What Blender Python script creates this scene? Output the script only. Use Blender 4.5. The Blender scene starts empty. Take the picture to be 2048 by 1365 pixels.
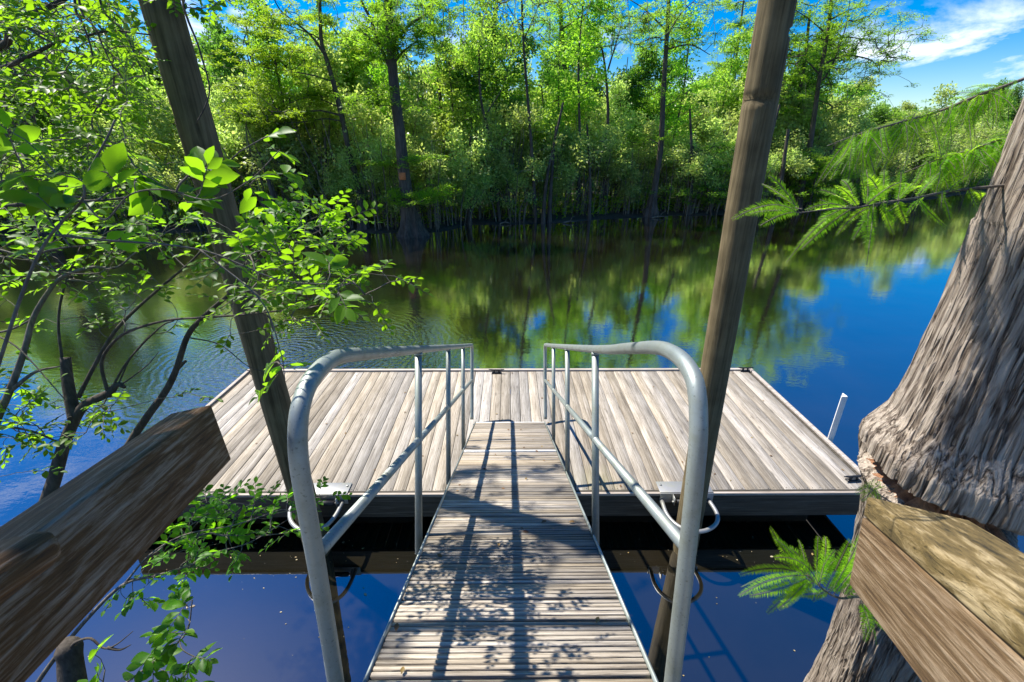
import bpy, math, random
import numpy as np
from mathutils import Vector, Matrix, noise as mnoise
R = math.radians
rng = np.random.default_rng(7); random.seed(7)
C = bpy.context.scene.collection

# ------------------------------------------------------------------ camera
TH = R(23.33); YAW = R(-0.31); H = 3.96; FPX = 910.0
sc = bpy.context.scene
cam = bpy.data.cameras.new('camera'); camo = bpy.data.objects.new('camera', cam); C.objects.link(camo)
cam.sensor_width = 36; cam.lens = 36 * FPX / 2048; cam.clip_start = 0.02; cam.clip_end = 3000
camo.location = (0, 0, H); camo.rotation_euler = (R(90) - TH, 0, YAW)
cam.dof.use_dof = True; cam.dof.focus_distance = 5.5; cam.dof.aperture_fstop = 13
sc.camera = camo
CP = np.array([0, 0, H])
_Rt = np.array([math.cos(YAW), math.sin(YAW), 0])
_fw = np.array([-math.sin(YAW), math.cos(YAW), 0])
_F = _fw * math.cos(TH) + np.array([0, 0, -math.sin(TH)])
_U = _fw * math.sin(TH) + np.array([0, 0, math.cos(TH)])
def ray(px, py): return _F + (px - 1024) / FPX * _Rt - (py - 682.5) / FPX * _U
def P(px, py, d): return CP + d * ray(px, py)
def G(px, py, z=0.0):
    r = ray(px, py); return CP + (z - H) / r[2] * r
def PY(px, py, y):
    r = ray(px, py); return CP + y / r[1] * r

# ------------------------------------------------------------------ light
SUN = np.array([-0.56, 0.36, 1.0]); SUN /= np.linalg.norm(SUN)
elev = math.asin(SUN[2]); azim = math.atan2(SUN[0], SUN[1])
sun = bpy.data.lights.new('sun', 'SUN'); suno = bpy.data.objects.new('sun', sun); C.objects.link(suno)
sun.energy = 5.0; sun.angle = R(0.5); sun.color = (1.0, 0.95, 0.87)
suno.rotation_euler = Vector(SUN).to_track_quat('Z', 'Y').to_euler()
suno.location = (-5, 3, 12)
world = bpy.data.worlds.new('World'); sc.world = world; world.use_nodes = True
wt = world.node_tree; wt.nodes.clear()
def N(t, typ, ins=None, **kw):
    n = t.nodes.new(typ)
    for k, v in kw.items(): setattr(n, k, v)
    for k, v in (ins or {}).items():
        s = n.inputs[k]
        if hasattr(v, 'is_linked') or isinstance(v, bpy.types.NodeSocket): t.links.new(v, s)
        else: s.default_value = v
    return n
sky = N(wt, 'ShaderNodeTexSky', sky_type='NISHITA', sun_disc=False, sun_elevation=elev, sun_rotation=azim,
        air_density=1.0, dust_density=0.3, ozone_density=2.5)
hs = N(wt, 'ShaderNodeHueSaturation', {'Color': sky.outputs[0], 'Saturation': 1.8, 'Value': 0.84, 'Hue': 0.51})
tc = N(wt, 'ShaderNodeTexCoord')
mp = N(wt, 'ShaderNodeMapping', {'Vector': tc.outputs['Generated'], 'Scale': (2.2, 2.2, 5.0), 'Location': (0.35, 0.1, 0.0)})
nz = N(wt, 'ShaderNodeTexNoise', {'Vector': mp.outputs[0], 'Scale': 2.1, 'Detail': 9.0, 'Roughness': 0.6, 'Distortion': 0.3})
cr = N(wt, 'ShaderNodeMapRange', {'Value': nz.outputs[0], 'From Min': 0.54, 'From Max': 0.66})
sp = N(wt, 'ShaderNodeSeparateXYZ', {'Vector': tc.outputs['Generated']})
em = N(wt, 'ShaderNodeMapRange', {'Value': sp.outputs[2], 'From Min': 0.21, 'From Max': 0.13})
e2 = N(wt, 'ShaderNodeMapRange', {'Value': sp.outputs[2], 'From Min': 0.62, 'From Max': 0.42})
e3 = N(wt, 'ShaderNodeMapRange', {'Value': sp.outputs[0], 'From Min': -0.12, 'From Max': -0.42})
e4 = N(wt, 'ShaderNodeMath', {0: e2.outputs[0], 1: e3.outputs[0]}, operation='MULTIPLY')
cr2 = N(wt, 'ShaderNodeMapRange', {'Value': nz.outputs[0], 'From Min': 0.47, 'From Max': 0.62})
e4 = N(wt, 'ShaderNodeMath', {0: e4.outputs[0], 1: cr2.outputs[0]}, operation='MULTIPLY')
e5 = N(wt, 'ShaderNodeMath', {0: e4.outputs[0], 1: N(wt, 'ShaderNodeMath', {0: cr.outputs[0], 1: em.outputs[0]}, operation='MULTIPLY').outputs[0]}, operation='MAXIMUM')
mu = e5
mx = N(wt, 'ShaderNodeMix', {'Factor': mu.outputs[0], 'A': hs.outputs[0], 'B': (7.5, 7.8, 8.6, 1)}, data_type='RGBA')
# (Mix RGBA sockets are set by index below)
for s in mx.inputs:
    if s.type == 'RGBA' and s.name == 'A': wt.links.new(hs.outputs[0], s)
    if s.type == 'RGBA' and s.name == 'B': s.default_value = (7.0, 7.4, 8.4, 1)
mo = [o for o in mx.outputs if o.type == 'RGBA'][0]
bg = N(wt, 'ShaderNodeBackground', {'Color': mo, 'Strength': 0.11})
wo = N(wt, 'ShaderNodeOutputWorld', {'Surface': bg.outputs[0]})
sc.view_settings.view_transform = 'Standard'; sc.view_settings.look = 'None'
sc.view_settings.exposure = 0.9; sc.view_settings.gamma = 1.0
sc.render.engine = 'CYCLES'
sc.cycles.use_denoising = True
sc.cycles.max_bounces = 8; sc.cycles.transparent_max_bounces = 4; sc.cycles.transmission_bounces = 4
sc.cycles.diffuse_bounces = 3; sc.cycles.glossy_bounces = 4
sc.cycles.caustics_reflective = False; sc.cycles.caustics_refractive = False

# ------------------------------------------------------------------ helpers: mesh
class MB:
    def __init__(s): s.v = []; s.f = []; s.r = []; s.n = 0
    def add(s, v, f, r=None):
        v = np.asarray(v, float); f = np.asarray(f, int)
        s.v.append(v)
        if f.shape[1] == 3: f = np.hstack([f, -np.ones((len(f), 1), int) - s.n])
        s.f.append(f + s.n)
        s.r.append(np.full(len(f), random.random()) if r is None else (np.full(len(f), r) if np.isscalar(r) else np.asarray(r)))
        s.n += len(v)
    def box(s, c, d, r=None, M=None):
        x, y, z = np.array(d) / 2
        v = np.array([[-x,-y,-z],[x,-y,-z],[x,y,-z],[-x,y,-z],[-x,-y,z],[x,-y,z],[x,y,z],[-x,y,z]])
        if M is not None: v = v @ np.asarray(M).T
        v = v + np.asarray(c)
        s.add(v, [[3,2,1,0],[4,5,6,7],[0,1,5,4],[1,2,6,5],[2,3,7,6],[3,0,4,7]], r)
    def tube(s, pts, rad, k=8, cap=True, r=None):
        p = np.asarray(pts, float); n = len(p)
        rad = np.full(n, rad) if np.isscalar(rad) else np.asarray(rad, float)
        t = np.gradient(p, axis=0); t /= (np.linalg.norm(t, axis=1)[:, None] + 1e-9)
        u = np.cross(t[0], [0.13, 0.2, 0.97]); 
        if np.linalg.norm(u) < 0.1: u = np.cross(t[0], [1, 0, 0])
        u /= np.linalg.norm(u); ang = np.arange(k) * 2 * math.pi / k
        V = np.zeros((n, k, 3))
        for i in range(n):
            u = u - t[i] * (u @ t[i]); u /= np.linalg.norm(u); w = np.cross(t[i], u)
            V[i] = p[i] + rad[i] * (np.cos(ang)[:, None] * u + np.sin(ang)[:, None] * w)
        i = np.arange(n - 1)[:, None] * k; j = np.arange(k)[None]; j2 = (j + 1) % k
        F = np.stack([i + j, i + j2, i + k + j2, i + k + j], -1).reshape(-1, 4)
        V = V.reshape(-1, 3)
        if cap:
            V = np.vstack([V, p[0], p[-1]]); a = n * k; b = a + 1
            jj = np.arange(k); j2 = (jj + 1) % k; e = (n - 1) * k
            F = np.vstack([F, np.stack([np.full(k, a), j2, jj, np.full(k, a)], -1)[:, [0,1,2,2]], np.stack([np.full(k, b), e + jj, e + j2, e + j2], -1)])
            F1 = F[:(n-1)*k]; T = F[(n-1)*k:, :3]
            s.add(V, F1, r); s.n -= len(V)
            T4 = np.hstack([T, -np.ones((len(T), 1), int) - s.n]); s.f.append(T4 + s.n); s.r.append(np.full(len(T), 0.5 if r is None else r)); s.n += len(V)
        else: s.add(V, F, r)
    def inst(s, tv, tf, O, X, Y, Z, S, r=None):
        """copies of a template (tv,tf) at O with axes X,Y,Z and size S"""
        n = len(O); k = len(tv); S = np.asarray(S).reshape(-1, 1, 1) if not np.isscalar(S) else S
        V = O[:, None] + S * (tv[None, :, 0:1] * X[:, None] + tv[None, :, 1:2] * Y[:, None] + tv[None, :, 2:3] * Z[:, None])
        tf = np.asarray(tf); F = (tf[None] + (np.arange(n) * k)[:, None, None]).reshape(-1, tf.shape[1])
        r = rng.random(n) if r is None else r
        s.add(V.reshape(-1, 3), F, np.repeat(r, len(tf)))
    def build(s, name, mat, parent=None, smooth=False, loc=None):
        V = np.vstack(s.v); F = np.vstack(s.f)
        tri = F[:, 3] < 0; cnt = np.where(tri, 3, 4)
        me = bpy.data.meshes.new(name)
        me.vertices.add(len(V)); me.vertices.foreach_set('co', V.astype(np.float32).ravel())
        loops = F.ravel()[(np.arange(4)[None] < cnt[:, None]).ravel()]
        me.loops.add(len(loops)); me.loops.foreach_set('vertex_index', loops.astype(np.int32))
        me.polygons.add(len(F)); st = np.concatenate([[0], np.cumsum(cnt)[:-1]])
        me.polygons.foreach_set('loop_start', st.astype(np.int32)); me.polygons.foreach_set('loop_total', cnt.astype(np.int32))
        if smooth: me.polygons.foreach_set('use_smooth', np.ones(len(F), bool))
        a = me.attributes.new('rnd', 'FLOAT', 'FACE'); a.data.foreach_set('value', np.concatenate(s.r).astype(np.float32))
        me.update(calc_edges=True); me.validate()
        me.materials.append(mat)
        o = bpy.data.objects.new(name, me); C.objects.link(o)
        if parent is not None: o.parent = parent
        if loc is not None: o.location = loc
        return o
def empty(name, label, cat, loc=(0, 0, 0), rot=(0, 0, 0), group=None):
    o = bpy.data.objects.new(name, None); C.objects.link(o); o.location = loc; o.rotation_euler = rot
    o.empty_display_size = 0.2
    return tag(o, label, cat, group)
def tag(o, label=None, cat=None, group=None, kind=None):
    if label: o['label'] = label
    if cat: o['category'] = cat
    if group: o['group'] = group
    if kind: o['kind'] = kind
    return o
def bevel(o, w=0.003, seg=2):
    m = o.modifiers.new('bevel', 'BEVEL'); m.width = w; m.segments = seg; m.limit_method = 'ANGLE'; return o
def copy_tree(o, parent=None):
    c = o.copy(); C.objects.link(c)
    if parent is not None: c.parent = parent
    for ch in list(o.children): copy_tree(ch, c)
    return c
def smooth_path(pts, n):
    p = np.asarray(pts, float); m = len(p)
    if m < 3: 
        t = np.linspace(0, 1, n)[:, None]; return p[0] * (1 - t) + p[-1] * t
    d = np.concatenate([[0], np.cumsum(np.linalg.norm(np.diff(p, axis=0), axis=1) ** 0.5 + 1e-9)])
    q = np.vstack([2 * p[0] - p[1], p, 2 * p[-1] - p[-2]])
    out = []
    for t in np.linspace(0, d[-1], n):
        i = min(max(np.searchsorted(d, t) - 1, 0), m - 2); a = (t - d[i]) / (d[i + 1] - d[i])
        p0, p1, p2, p3 = q[i:i + 4]
        out.append(0.5 * ((2 * p1) + (-p0 + p2) * a + (2*p0 - 5*p1 + 4*p2 - p3) * a*a + (-p0 + 3*p1 - 3*p2 + p3) * a**3))
    return np.array(out)
def unit(v): return v / (np.linalg.norm(v, axis=-1, keepdims=True) + 1e-9)

# ------------------------------------------------------------------ materials
def newmat(name):
    m = bpy.data.materials.new(name); m.use_nodes = True; t = m.node_tree; t.nodes.clear()
    out = N(t, 'ShaderNodeOutputMaterial'); return m, t, out
def rgb(c): return (c[0], c[1], c[2], 1)
def ramp(t, fac, stops):
    n = N(t, 'ShaderNodeValToRGB', {'Fac': fac}); e = n.color_ramp.elements
    while len(e) < len(stops): e.new(0.5)
    for i, (p, c) in enumerate(stops): e[i].position = p; e[i].color = rgb(c)
    return n.outputs[0]
def mixc(t, fac, a, b, mode='MIX'):
    n = t.nodes.new('ShaderNodeMix'); n.data_type = 'RGBA'; n.blend_type = mode
    for s, v in ((n.inputs[0], fac), (n.inputs[6], a), (n.inputs[7], b)):
        if isinstance(v, bpy.types.NodeSocket): t.links.new(v, s)
        else: s.default_value = v if not isinstance(v, tuple) else rgb(v)
    return n.outputs[2]
def math_(t, op, a, b=0.0, c=None):
    d = {0: a, 1: b}
    if c is not None: d[2] = c
    return N(t, 'ShaderNodeMath', d, operation=op).outputs[0]
def leafmat(name, cols, tcol, trans=0.45, rough=0.5, spec=0.35):
    m, t, out = newmat(name)
    at = N(t, 'ShaderNodeAttribute', attribute_name='rnd'); oi = N(t, 'ShaderNodeObjectInfo')
    col = ramp(t, at.outputs['Fac'], [(i / (len(cols) - 1), c) for i, c in enumerate(cols)])
    tc_ = ramp(t, at.outputs['Fac'], [(0, tuple(x * 0.75 for x in tcol)), (1, tuple(x * 1.15 for x in tcol))])
    h = math_(t, 'MULTIPLY_ADD', oi.outputs['Random'], 0.02, 0.494)
    v = math_(t, 'MULTIPLY_ADD', oi.outputs['Random'], 0.4, 0.8)
    c2 = N(t, 'ShaderNodeHueSaturation', {'Color': col, 'Hue': h, 'Value': v}).outputs[0]
    t2 = N(t, 'ShaderNodeHueSaturation', {'Color': tc_, 'Hue': h, 'Value': v}).outputs[0]
    pb = N(t, 'ShaderNodeBsdfPrincipled', {'Base Color': c2, 'Roughness': rough, 'Specular IOR Level': spec})
    tb = N(t, 'ShaderNodeBsdfTranslucent', {'Color': t2})
    ms = N(t, 'ShaderNodeMixShader', {0: trans, 1: pb.outputs[0], 2: tb.outputs[0]})
    t.links.new(ms.outputs[0], out.inputs[0]); return m
def barkmat(name, dark, light, scale=6, stretch=0.12, bump=0.5, moss=None, depth=0.02):
    m, t, out = newmat(name)
    tc = N(t, 'ShaderNodeTexCoord')
    mp = N(t, 'ShaderNodeMapping', {'Vector': tc.outputs['Object'], 'Scale': (1, 1, stretch)})
    n1 = N(t, 'ShaderNodeTexNoise', {'Vector': mp.outputs[0], 'Scale': scale * 4, 'Detail': 6.0, 'Roughness': 0.65, 'Distortion': 0.4})
    n2 = N(t, 'ShaderNodeTexNoise', {'Vector': tc.outputs['Object'], 'Scale': scale * 0.6, 'Detail': 4.0})
    n3 = N(t, 'ShaderNodeTexNoise', {'Vector': tc.outputs['Object'], 'Scale': scale * 14, 'Detail': 3.0})
    f = math_(t, 'ADD', math_(t, 'MULTIPLY', n1.outputs[0], 0.7), math_(t, 'MULTIPLY', n2.outputs[0], 0.3))
    col = ramp(t, f, [(0.36, dark), (0.5, tuple((a + b) / 2 for a, b in zip(dark, light))), (0.62, light)])
    col = mixc(t, math_(t, 'MULTIPLY', n3.outputs[0], 0.4), col, tuple(x * 0.5 for x in light))
    if moss: col = mixc(t, N(t, 'ShaderNodeMapRange', {'Value': n2.outputs[0], 'From Min': 0.5, 'From Max': 0.7}).outputs[0], col, moss)
    bp = N(t, 'ShaderNodeBump', {'Height': f, 'Strength': bump, 'Distance': depth})
    pb = N(t, 'ShaderNodeBsdfPrincipled', {'Base Color': col, 'Roughness': 0.85, 'Specular IOR Level': 0.2, 'Normal': bp.outputs[0]})
    t.links.new(pb.outputs[0], out.inputs[0]); return m
def woodmat(name, axis, dark, mid, light, grain=(60, 1.2), knots=True, algae=None, tint=0.35, rough=0.75, bump=0.25, space='Object'):
    """weathered timber, grain along axis 0/1/2; 'rnd' shifts and tints every board"""
    m, t, out = newmat(name)
    tc = N(t, 'ShaderNodeTexCoord'); at = N(t, 'ShaderNodeAttribute', attribute_name='rnd')
    off = N(t, 'ShaderNodeCombineXYZ', {0: math_(t, 'MULTIPLY', at.outputs['Fac'], 37.0), 1: math_(t, 'MULTIPLY', at.outputs['Fac'], 91.0), 2: math_(t, 'MULTIPLY', at.outputs['Fac'], 53.0)})
    va = N(t, 'ShaderNodeVectorMath', {0: tc.outputs[space], 1: off.outputs[0]}, operation='ADD')
    def mapped(g, a):
        s = [g] * 3; s[axis] = a
        return N(t, 'ShaderNodeMapping', {'Vector': va.outputs[0], 'Scale': tuple(s)}).outputs[0]
    n1 = N(t, 'ShaderNodeTexNoise', {'Vector': mapped(*grain), 'Scale': 1.0, 'Detail': 8.0, 'Roughness': 0.7, 'Distortion': 0.6})
    n2 = N(t, 'ShaderNodeTexNoise', {'Vector': mapped(17, 2.2), 'Scale': 1.0, 'Detail': 4.0, 'Roughness': 0.6})
    n3 = N(t, 'ShaderNodeTexNoise', {'Vector': mapped(grain[0] * 4, grain[1] * 4), 'Scale': 1.0, 'Detail': 3.0})
    f = math_(t, 'ADD', math_(t, 'MULTIPLY', n1.outputs[0], 0.72), math_(t, 'MULTIPLY', n2.outputs[0], 0.28))
    col = ramp(t, f, [(0.36, dark), (0.5, mid), (0.63, light)])
    tv = N(t, 'ShaderNodeMapRange', {'Value': math_(t, 'MINIMUM', at.outputs['Fac'], 1.0), 'To Min': 1.0 - tint, 'To Max': 1.0 + tint * 0.75}).outputs[0]
    col = N(t, 'ShaderNodeHueSaturation', {'Color': col, 'Value': tv, 'Saturation': math_(t, 'MULTIPLY_ADD', math_(t, 'FRACT', math_(t, 'MULTIPLY', at.outputs['Fac'], 7.3)), 0.6, 0.7)}).outputs[0]
    h = f
    if knots:
        vo = N(t, 'ShaderNodeTexVoronoi', {'Vector': mapped(7, 2.0), 'Scale': 1.0, 'Randomness': 1.0}, feature='F1')
        kn = N(t, 'ShaderNodeMapRange', {'Value': vo.outputs['Distance'], 'From Min': 0.05, 'From Max': 0.14, 'To Min': 1.0, 'To Max': 0.0}).outputs[0]
        rg = math_(t, 'MULTIPLY', math_(t, 'SINE', math_(t, 'MULTIPLY', vo.outputs['Distance'], 120.0)), kn)
        col = mixc(t, math_(t, 'MULTIPLY', kn, 0.45), col, tuple(x * 0.45 for x in dark))
        col = mixc(t, math_(t, 'MAXIMUM', math_(t, 'MULTIPLY', rg, 0.35), 0.0), col, dark)
    crk = N(t, 'ShaderNodeMapRange', {'Value': n3.outputs[0], 'From Min': 0.30, 'From Max': 0.40, 'To Min': 0.5, 'To Max': 0.0}).outputs[0]
    col = mixc(t, crk, col, tuple(x * 0.35 for x in dark))
    if algae:
        pos, rad, ac = algae
        dd = N(t, 'ShaderNodeVectorMath', {0: tc.outputs['Object'], 1: pos}, operation='DISTANCE').outputs['Value']
        fa = N(t, 'ShaderNodeMapRange', {'Value': math_(t, 'ADD', dd, math_(t, 'MULTIPLY', n2.outputs[0], 0.5)), 'From Min': rad + 0.45, 'From Max': rad, 'To Max': 0.75}).outputs[0]
        col = mixc(t, math_(t, 'MULTIPLY', fa, n1.outputs[0]), col, ac)
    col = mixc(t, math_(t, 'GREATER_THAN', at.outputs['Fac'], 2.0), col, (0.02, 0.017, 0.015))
    bp = N(t, 'ShaderNodeBump', {'Height': math_(t, 'SUBTRACT', h, math_(t, 'MULTIPLY', crk, 0.5)), 'Strength': bump, 'Distance': 0.01})
    pb = N(t, 'ShaderNodeBsdfPrincipled', {'Base Color': col, 'Roughness': rough, 'Specular IOR Level': 0.25, 'Normal': bp.outputs[0]})
    t.links.new(pb.outputs[0], out.inputs[0]); return m
def metalmat(name, c, rough=0.38, metal=0.8, dirt=(0.3, 0.3, 0.22)):
    m, t, out = newmat(name); tc = N(t, 'ShaderNodeTexCoord')
    n1 = N(t, 'ShaderNodeTexNoise', {'Vector': tc.outputs['Object'], 'Scale': 9.0, 'Detail': 6.0, 'Roughness': 0.7})
    n2 = N(t, 'ShaderNodeTexNoise', {'Vector': tc.outputs['Object'], 'Scale': 140.0, 'Detail': 2.0})
    f = N(t, 'ShaderNodeMapRange', {'Value': n1.outputs[0], 'From Min': 0.45, 'From Max': 0.72, 'To Max': 0.7}).outputs[0]
    col = mixc(t, f, c, dirt)
    col = mixc(t, N(t, 'ShaderNodeMapRange', {'Value': n2.outputs[0], 'From Min': 0.64, 'From Max': 0.72, 'To Max': 0.5}).outputs[0], col, tuple(x * 0.4 for x in dirt))
    rr = math_(t, 'MULTIPLY_ADD', n1.outputs[0], 0.35, rough - 0.12)
    bp = N(t, 'ShaderNodeBump', {'Height': n2.outputs[0], 'Strength': 0.06, 'Distance': 0.002})
    pb = N(t, 'ShaderNodeBsdfPrincipled', {'Base Color': col, 'Roughness': rr, 'Metallic': metal, 'Normal': bp.outputs[0]})
    t.links.new(pb.outputs[0], out.inputs[0]); return m
def plain(name, c, rough=0.7, metal=0.0, var=0.3, scale=12.0):
    m, t, out = newmat(name); tc = N(t, 'ShaderNodeTexCoord')
    n1 = N(t, 'ShaderNodeTexNoise', {'Vector': tc.outputs['Object'], 'Scale': scale, 'Detail': 6.0, 'Roughness': 0.65})
    col = ramp(t, n1.outputs[0], [(0.3, tuple(x * (1 - var) for x in c)), (0.7, tuple(min(1, x * (1 + var)) for x in c))])
    bp = N(t, 'ShaderNodeBump', {'Height': n1.outputs[0], 'Strength': 0.2, 'Distance': 0.01})
    pb = N(t, 'ShaderNodeBsdfPrincipled', {'Base Color': col, 'Roughness': rough, 'Metallic': metal, 'Normal': bp.outputs[0]})
    t.links.new(pb.outputs[0], out.inputs[0]); return m

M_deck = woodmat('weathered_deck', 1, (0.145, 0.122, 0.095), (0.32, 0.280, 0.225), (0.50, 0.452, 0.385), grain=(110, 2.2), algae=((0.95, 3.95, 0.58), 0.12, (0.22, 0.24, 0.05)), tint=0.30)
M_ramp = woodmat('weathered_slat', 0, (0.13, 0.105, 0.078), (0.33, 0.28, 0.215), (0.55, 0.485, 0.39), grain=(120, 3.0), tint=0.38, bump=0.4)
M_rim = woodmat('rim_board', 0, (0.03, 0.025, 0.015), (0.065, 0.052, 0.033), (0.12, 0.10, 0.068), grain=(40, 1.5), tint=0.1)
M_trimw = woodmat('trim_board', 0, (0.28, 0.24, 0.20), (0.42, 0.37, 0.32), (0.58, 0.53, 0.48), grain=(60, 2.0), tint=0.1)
M_darkw = woodmat('shaded_old_timber', 0, (0.030, 0.020, 0.014), (0.145, 0.088, 0.050), (0.42, 0.34, 0.26), grain=(90, 6.0), tint=0.1, bump=0.6, knots=True)  # old timber, base colour lowered to hold the shade on the left rail
M_goldw = woodmat('golden_timber', 0, (0.045, 0.030, 0.02), (0.165, 0.115, 0.072), (0.38, 0.305, 0.225), grain=(110, 5.0), tint=0.12, bump=0.7, knots=True)  # weathered golden brown, the right rail's own wood colour
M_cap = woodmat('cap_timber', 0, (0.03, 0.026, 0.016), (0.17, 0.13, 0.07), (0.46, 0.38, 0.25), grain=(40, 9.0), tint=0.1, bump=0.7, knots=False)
M_pile = barkmat('pile_wood', (0.06, 0.045, 0.022), (0.25, 0.195, 0.105), scale=9, stretch=0.04, bump=0.35)
M_alu = metalmat('weathered_aluminium', (0.29, 0.325, 0.305), 0.46, 0.55, (0.20, 0.21, 0.15))
M_galv = metalmat('galvanised', (0.34, 0.34, 0.33), 0.45, 0.6)
M_black = plain('dark_iron', (0.03, 0.03, 0.032), 0.5, 0.4)
M_float = plain('float_tub', (0.02, 0.02, 0.018), 0.7)
M_white = plain('white_post_paint', (0.7, 0.7, 0.68), 0.5, 0, 0.12)
M_bark = barkmat('cypress_bark', (0.13, 0.10, 0.08), (0.56, 0.49, 0.42), scale=11, stretch=0.16, bump=1.0, depth=0.02)
M_twig = barkmat('twig_bark', (0.07, 0.06, 0.045), (0.24, 0.21, 0.17), scale=12, stretch=0.3, bump=0.4)
M_dtwig = barkmat('dark_twig_bark', (0.03, 0.025, 0.02), (0.12, 0.10, 0.08), scale=12, stretch=0.3, bump=0.4)
M_farb = barkmat('far_bark', (0.035, 0.028, 0.022), (0.15, 0.125, 0.105), scale=3, stretch=0.15, bump=0.6)
M_stem = barkmat('thicket_stem_bark', (0.07, 0.058, 0.042), (0.29, 0.25, 0.195), scale=4, stretch=0.3, bump=0.3)
def cypress_bark():
    m, t, out = newmat('old_cypress_bark'); tc = N(t, 'ShaderNodeTexCoord')
    wn = N(t, 'ShaderNodeTexNoise', {'Vector': tc.outputs['Object'], 'Scale': 3.0, 'Detail': 3.0})
    wv = N(t, 'ShaderNodeVectorMath', {0: tc.outputs['Object'], 1: N(t, 'ShaderNodeVectorMath', {0: wn.outputs['Color'], 1: (0.045, 0.045, 0.0)}, operation='MULTIPLY').outputs[0]}, operation='ADD').outputs[0]
    def rid(sx, sz, det):
        mp = N(t, 'ShaderNodeMapping', {'Vector': wv, 'Scale': (sx, sx, sz)})
        n = N(t, 'ShaderNodeTexNoise', {'Vector': mp.outputs[0], 'Scale': 1.0, 'Detail': det, 'Roughness': 0.55})
        return math_(t, 'ABSOLUTE', math_(t, 'MULTIPLY_ADD', n.outputs[0], 2.0, -1.0))
    r1 = rid(27, 1.6, 2.5); r2 = rid(80, 3.5, 3.0); r3 = rid(16, 7.0, 2.0)
    f1 = N(t, 'ShaderNodeMapRange', {'Value': r1, 'From Min': 0.0, 'From Max': 0.16}).outputs[0]
    f2 = N(t, 'ShaderNodeMapRange', {'Value': r2, 'From Min': 0.0, 'From Max': 0.20}).outputs[0]
    f3 = N(t, 'ShaderNodeMapRange', {'Value': r3, 'From Min': 0.0, 'From Max': 0.06}).outputs[0]
    f = math_(t, 'ADD', math_(t, 'MULTIPLY', f1, 0.64), math_(t, 'ADD', math_(t, 'MULTIPLY', f2, 0.26), math_(t, 'MULTIPLY', f3, 0.10)))
    big = N(t, 'ShaderNodeTexNoise', {'Vector': tc.outputs['Object'], 'Scale': 2.6, 'Detail': 5.0})
    col = ramp(t, f, [(0.15, (0.055, 0.040, 0.029)), (0.45, (0.21, 0.168, 0.130)), (0.92, (0.42, 0.355, 0.285))])
    col = mixc(t, N(t, 'ShaderNodeMapRange', {'Value': big.outputs[0], 'From Min': 0.42, 'From Max': 0.68, 'To Max': 0.6}).outputs[0], col, (0.20, 0.155, 0.12))
    hb = N(t, 'ShaderNodeBump', {'Height': f, 'Strength': 1.0, 'Distance': 0.008})
    pb = N(t, 'ShaderNodeBsdfPrincipled', {'Base Color': col, 'Roughness': 0.85, 'Specular IOR Level': 0.2, 'Normal': hb.outputs[0]})
    t.links.new(pb.outputs[0], out.inputs[0]); return m
M_bark = cypress_bark()
M_heart = barkmat('torn_wood', (0.09, 0.04, 0.022), (0.55, 0.28, 0.15), scale=9, stretch=0.3, bump=1.0)
G1, G2 = (0.028, 0.075, 0.010), (0.075, 0.15, 0.016)
M_near = leafmat('near_leaf', [(0.035, 0.11, 0.008), (0.07, 0.18, 0.010), (0.13, 0.26, 0.014)], (0.40, 0.80, 0.015), 0.52, 0.45, 0.3)
M_lshr = leafmat('thicket_leaf', [(0.17, 0.25, 0.065), (0.30, 0.39, 0.11), (0.50, 0.56, 0.24)], (0.78, 0.96, 0.20), 0.48, 0.42, 0.5)
M_broad = leafmat('broad_leaf', [(0.10, 0.20, 0.03), (0.18, 0.30, 0.04), (0.29, 0.40, 0.07)], (0.64, 0.94, 0.09), 0.5)
M_dark = leafmat('dark_leaf', [(0.04, 0.10, 0.02), (0.075, 0.16, 0.03), (0.14, 0.23, 0.05)], (0.28, 0.54, 0.05), 0.45)
M_cyp = leafmat('cypress_leaf', [(0.08, 0.18, 0.018), (0.13, 0.26, 0.022), (0.20, 0.32, 0.03)], (0.48, 0.84, 0.04), 0.5)
M_cypy = leafmat('young_cypress_leaf', [(0.12, 0.23, 0.014), (0.19, 0.33, 0.016), (0.28, 0.42, 0.022)], (0.56, 0.84, 0.03), 0.52)
M_ncyp = leafmat('needle_spray', [(0.08, 0.20, 0.008), (0.15, 0.30, 0.010), (0.26, 0.40, 0.012)], (0.62, 0.98, 0.03), 0.55, 0.5, 0.25)

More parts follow.
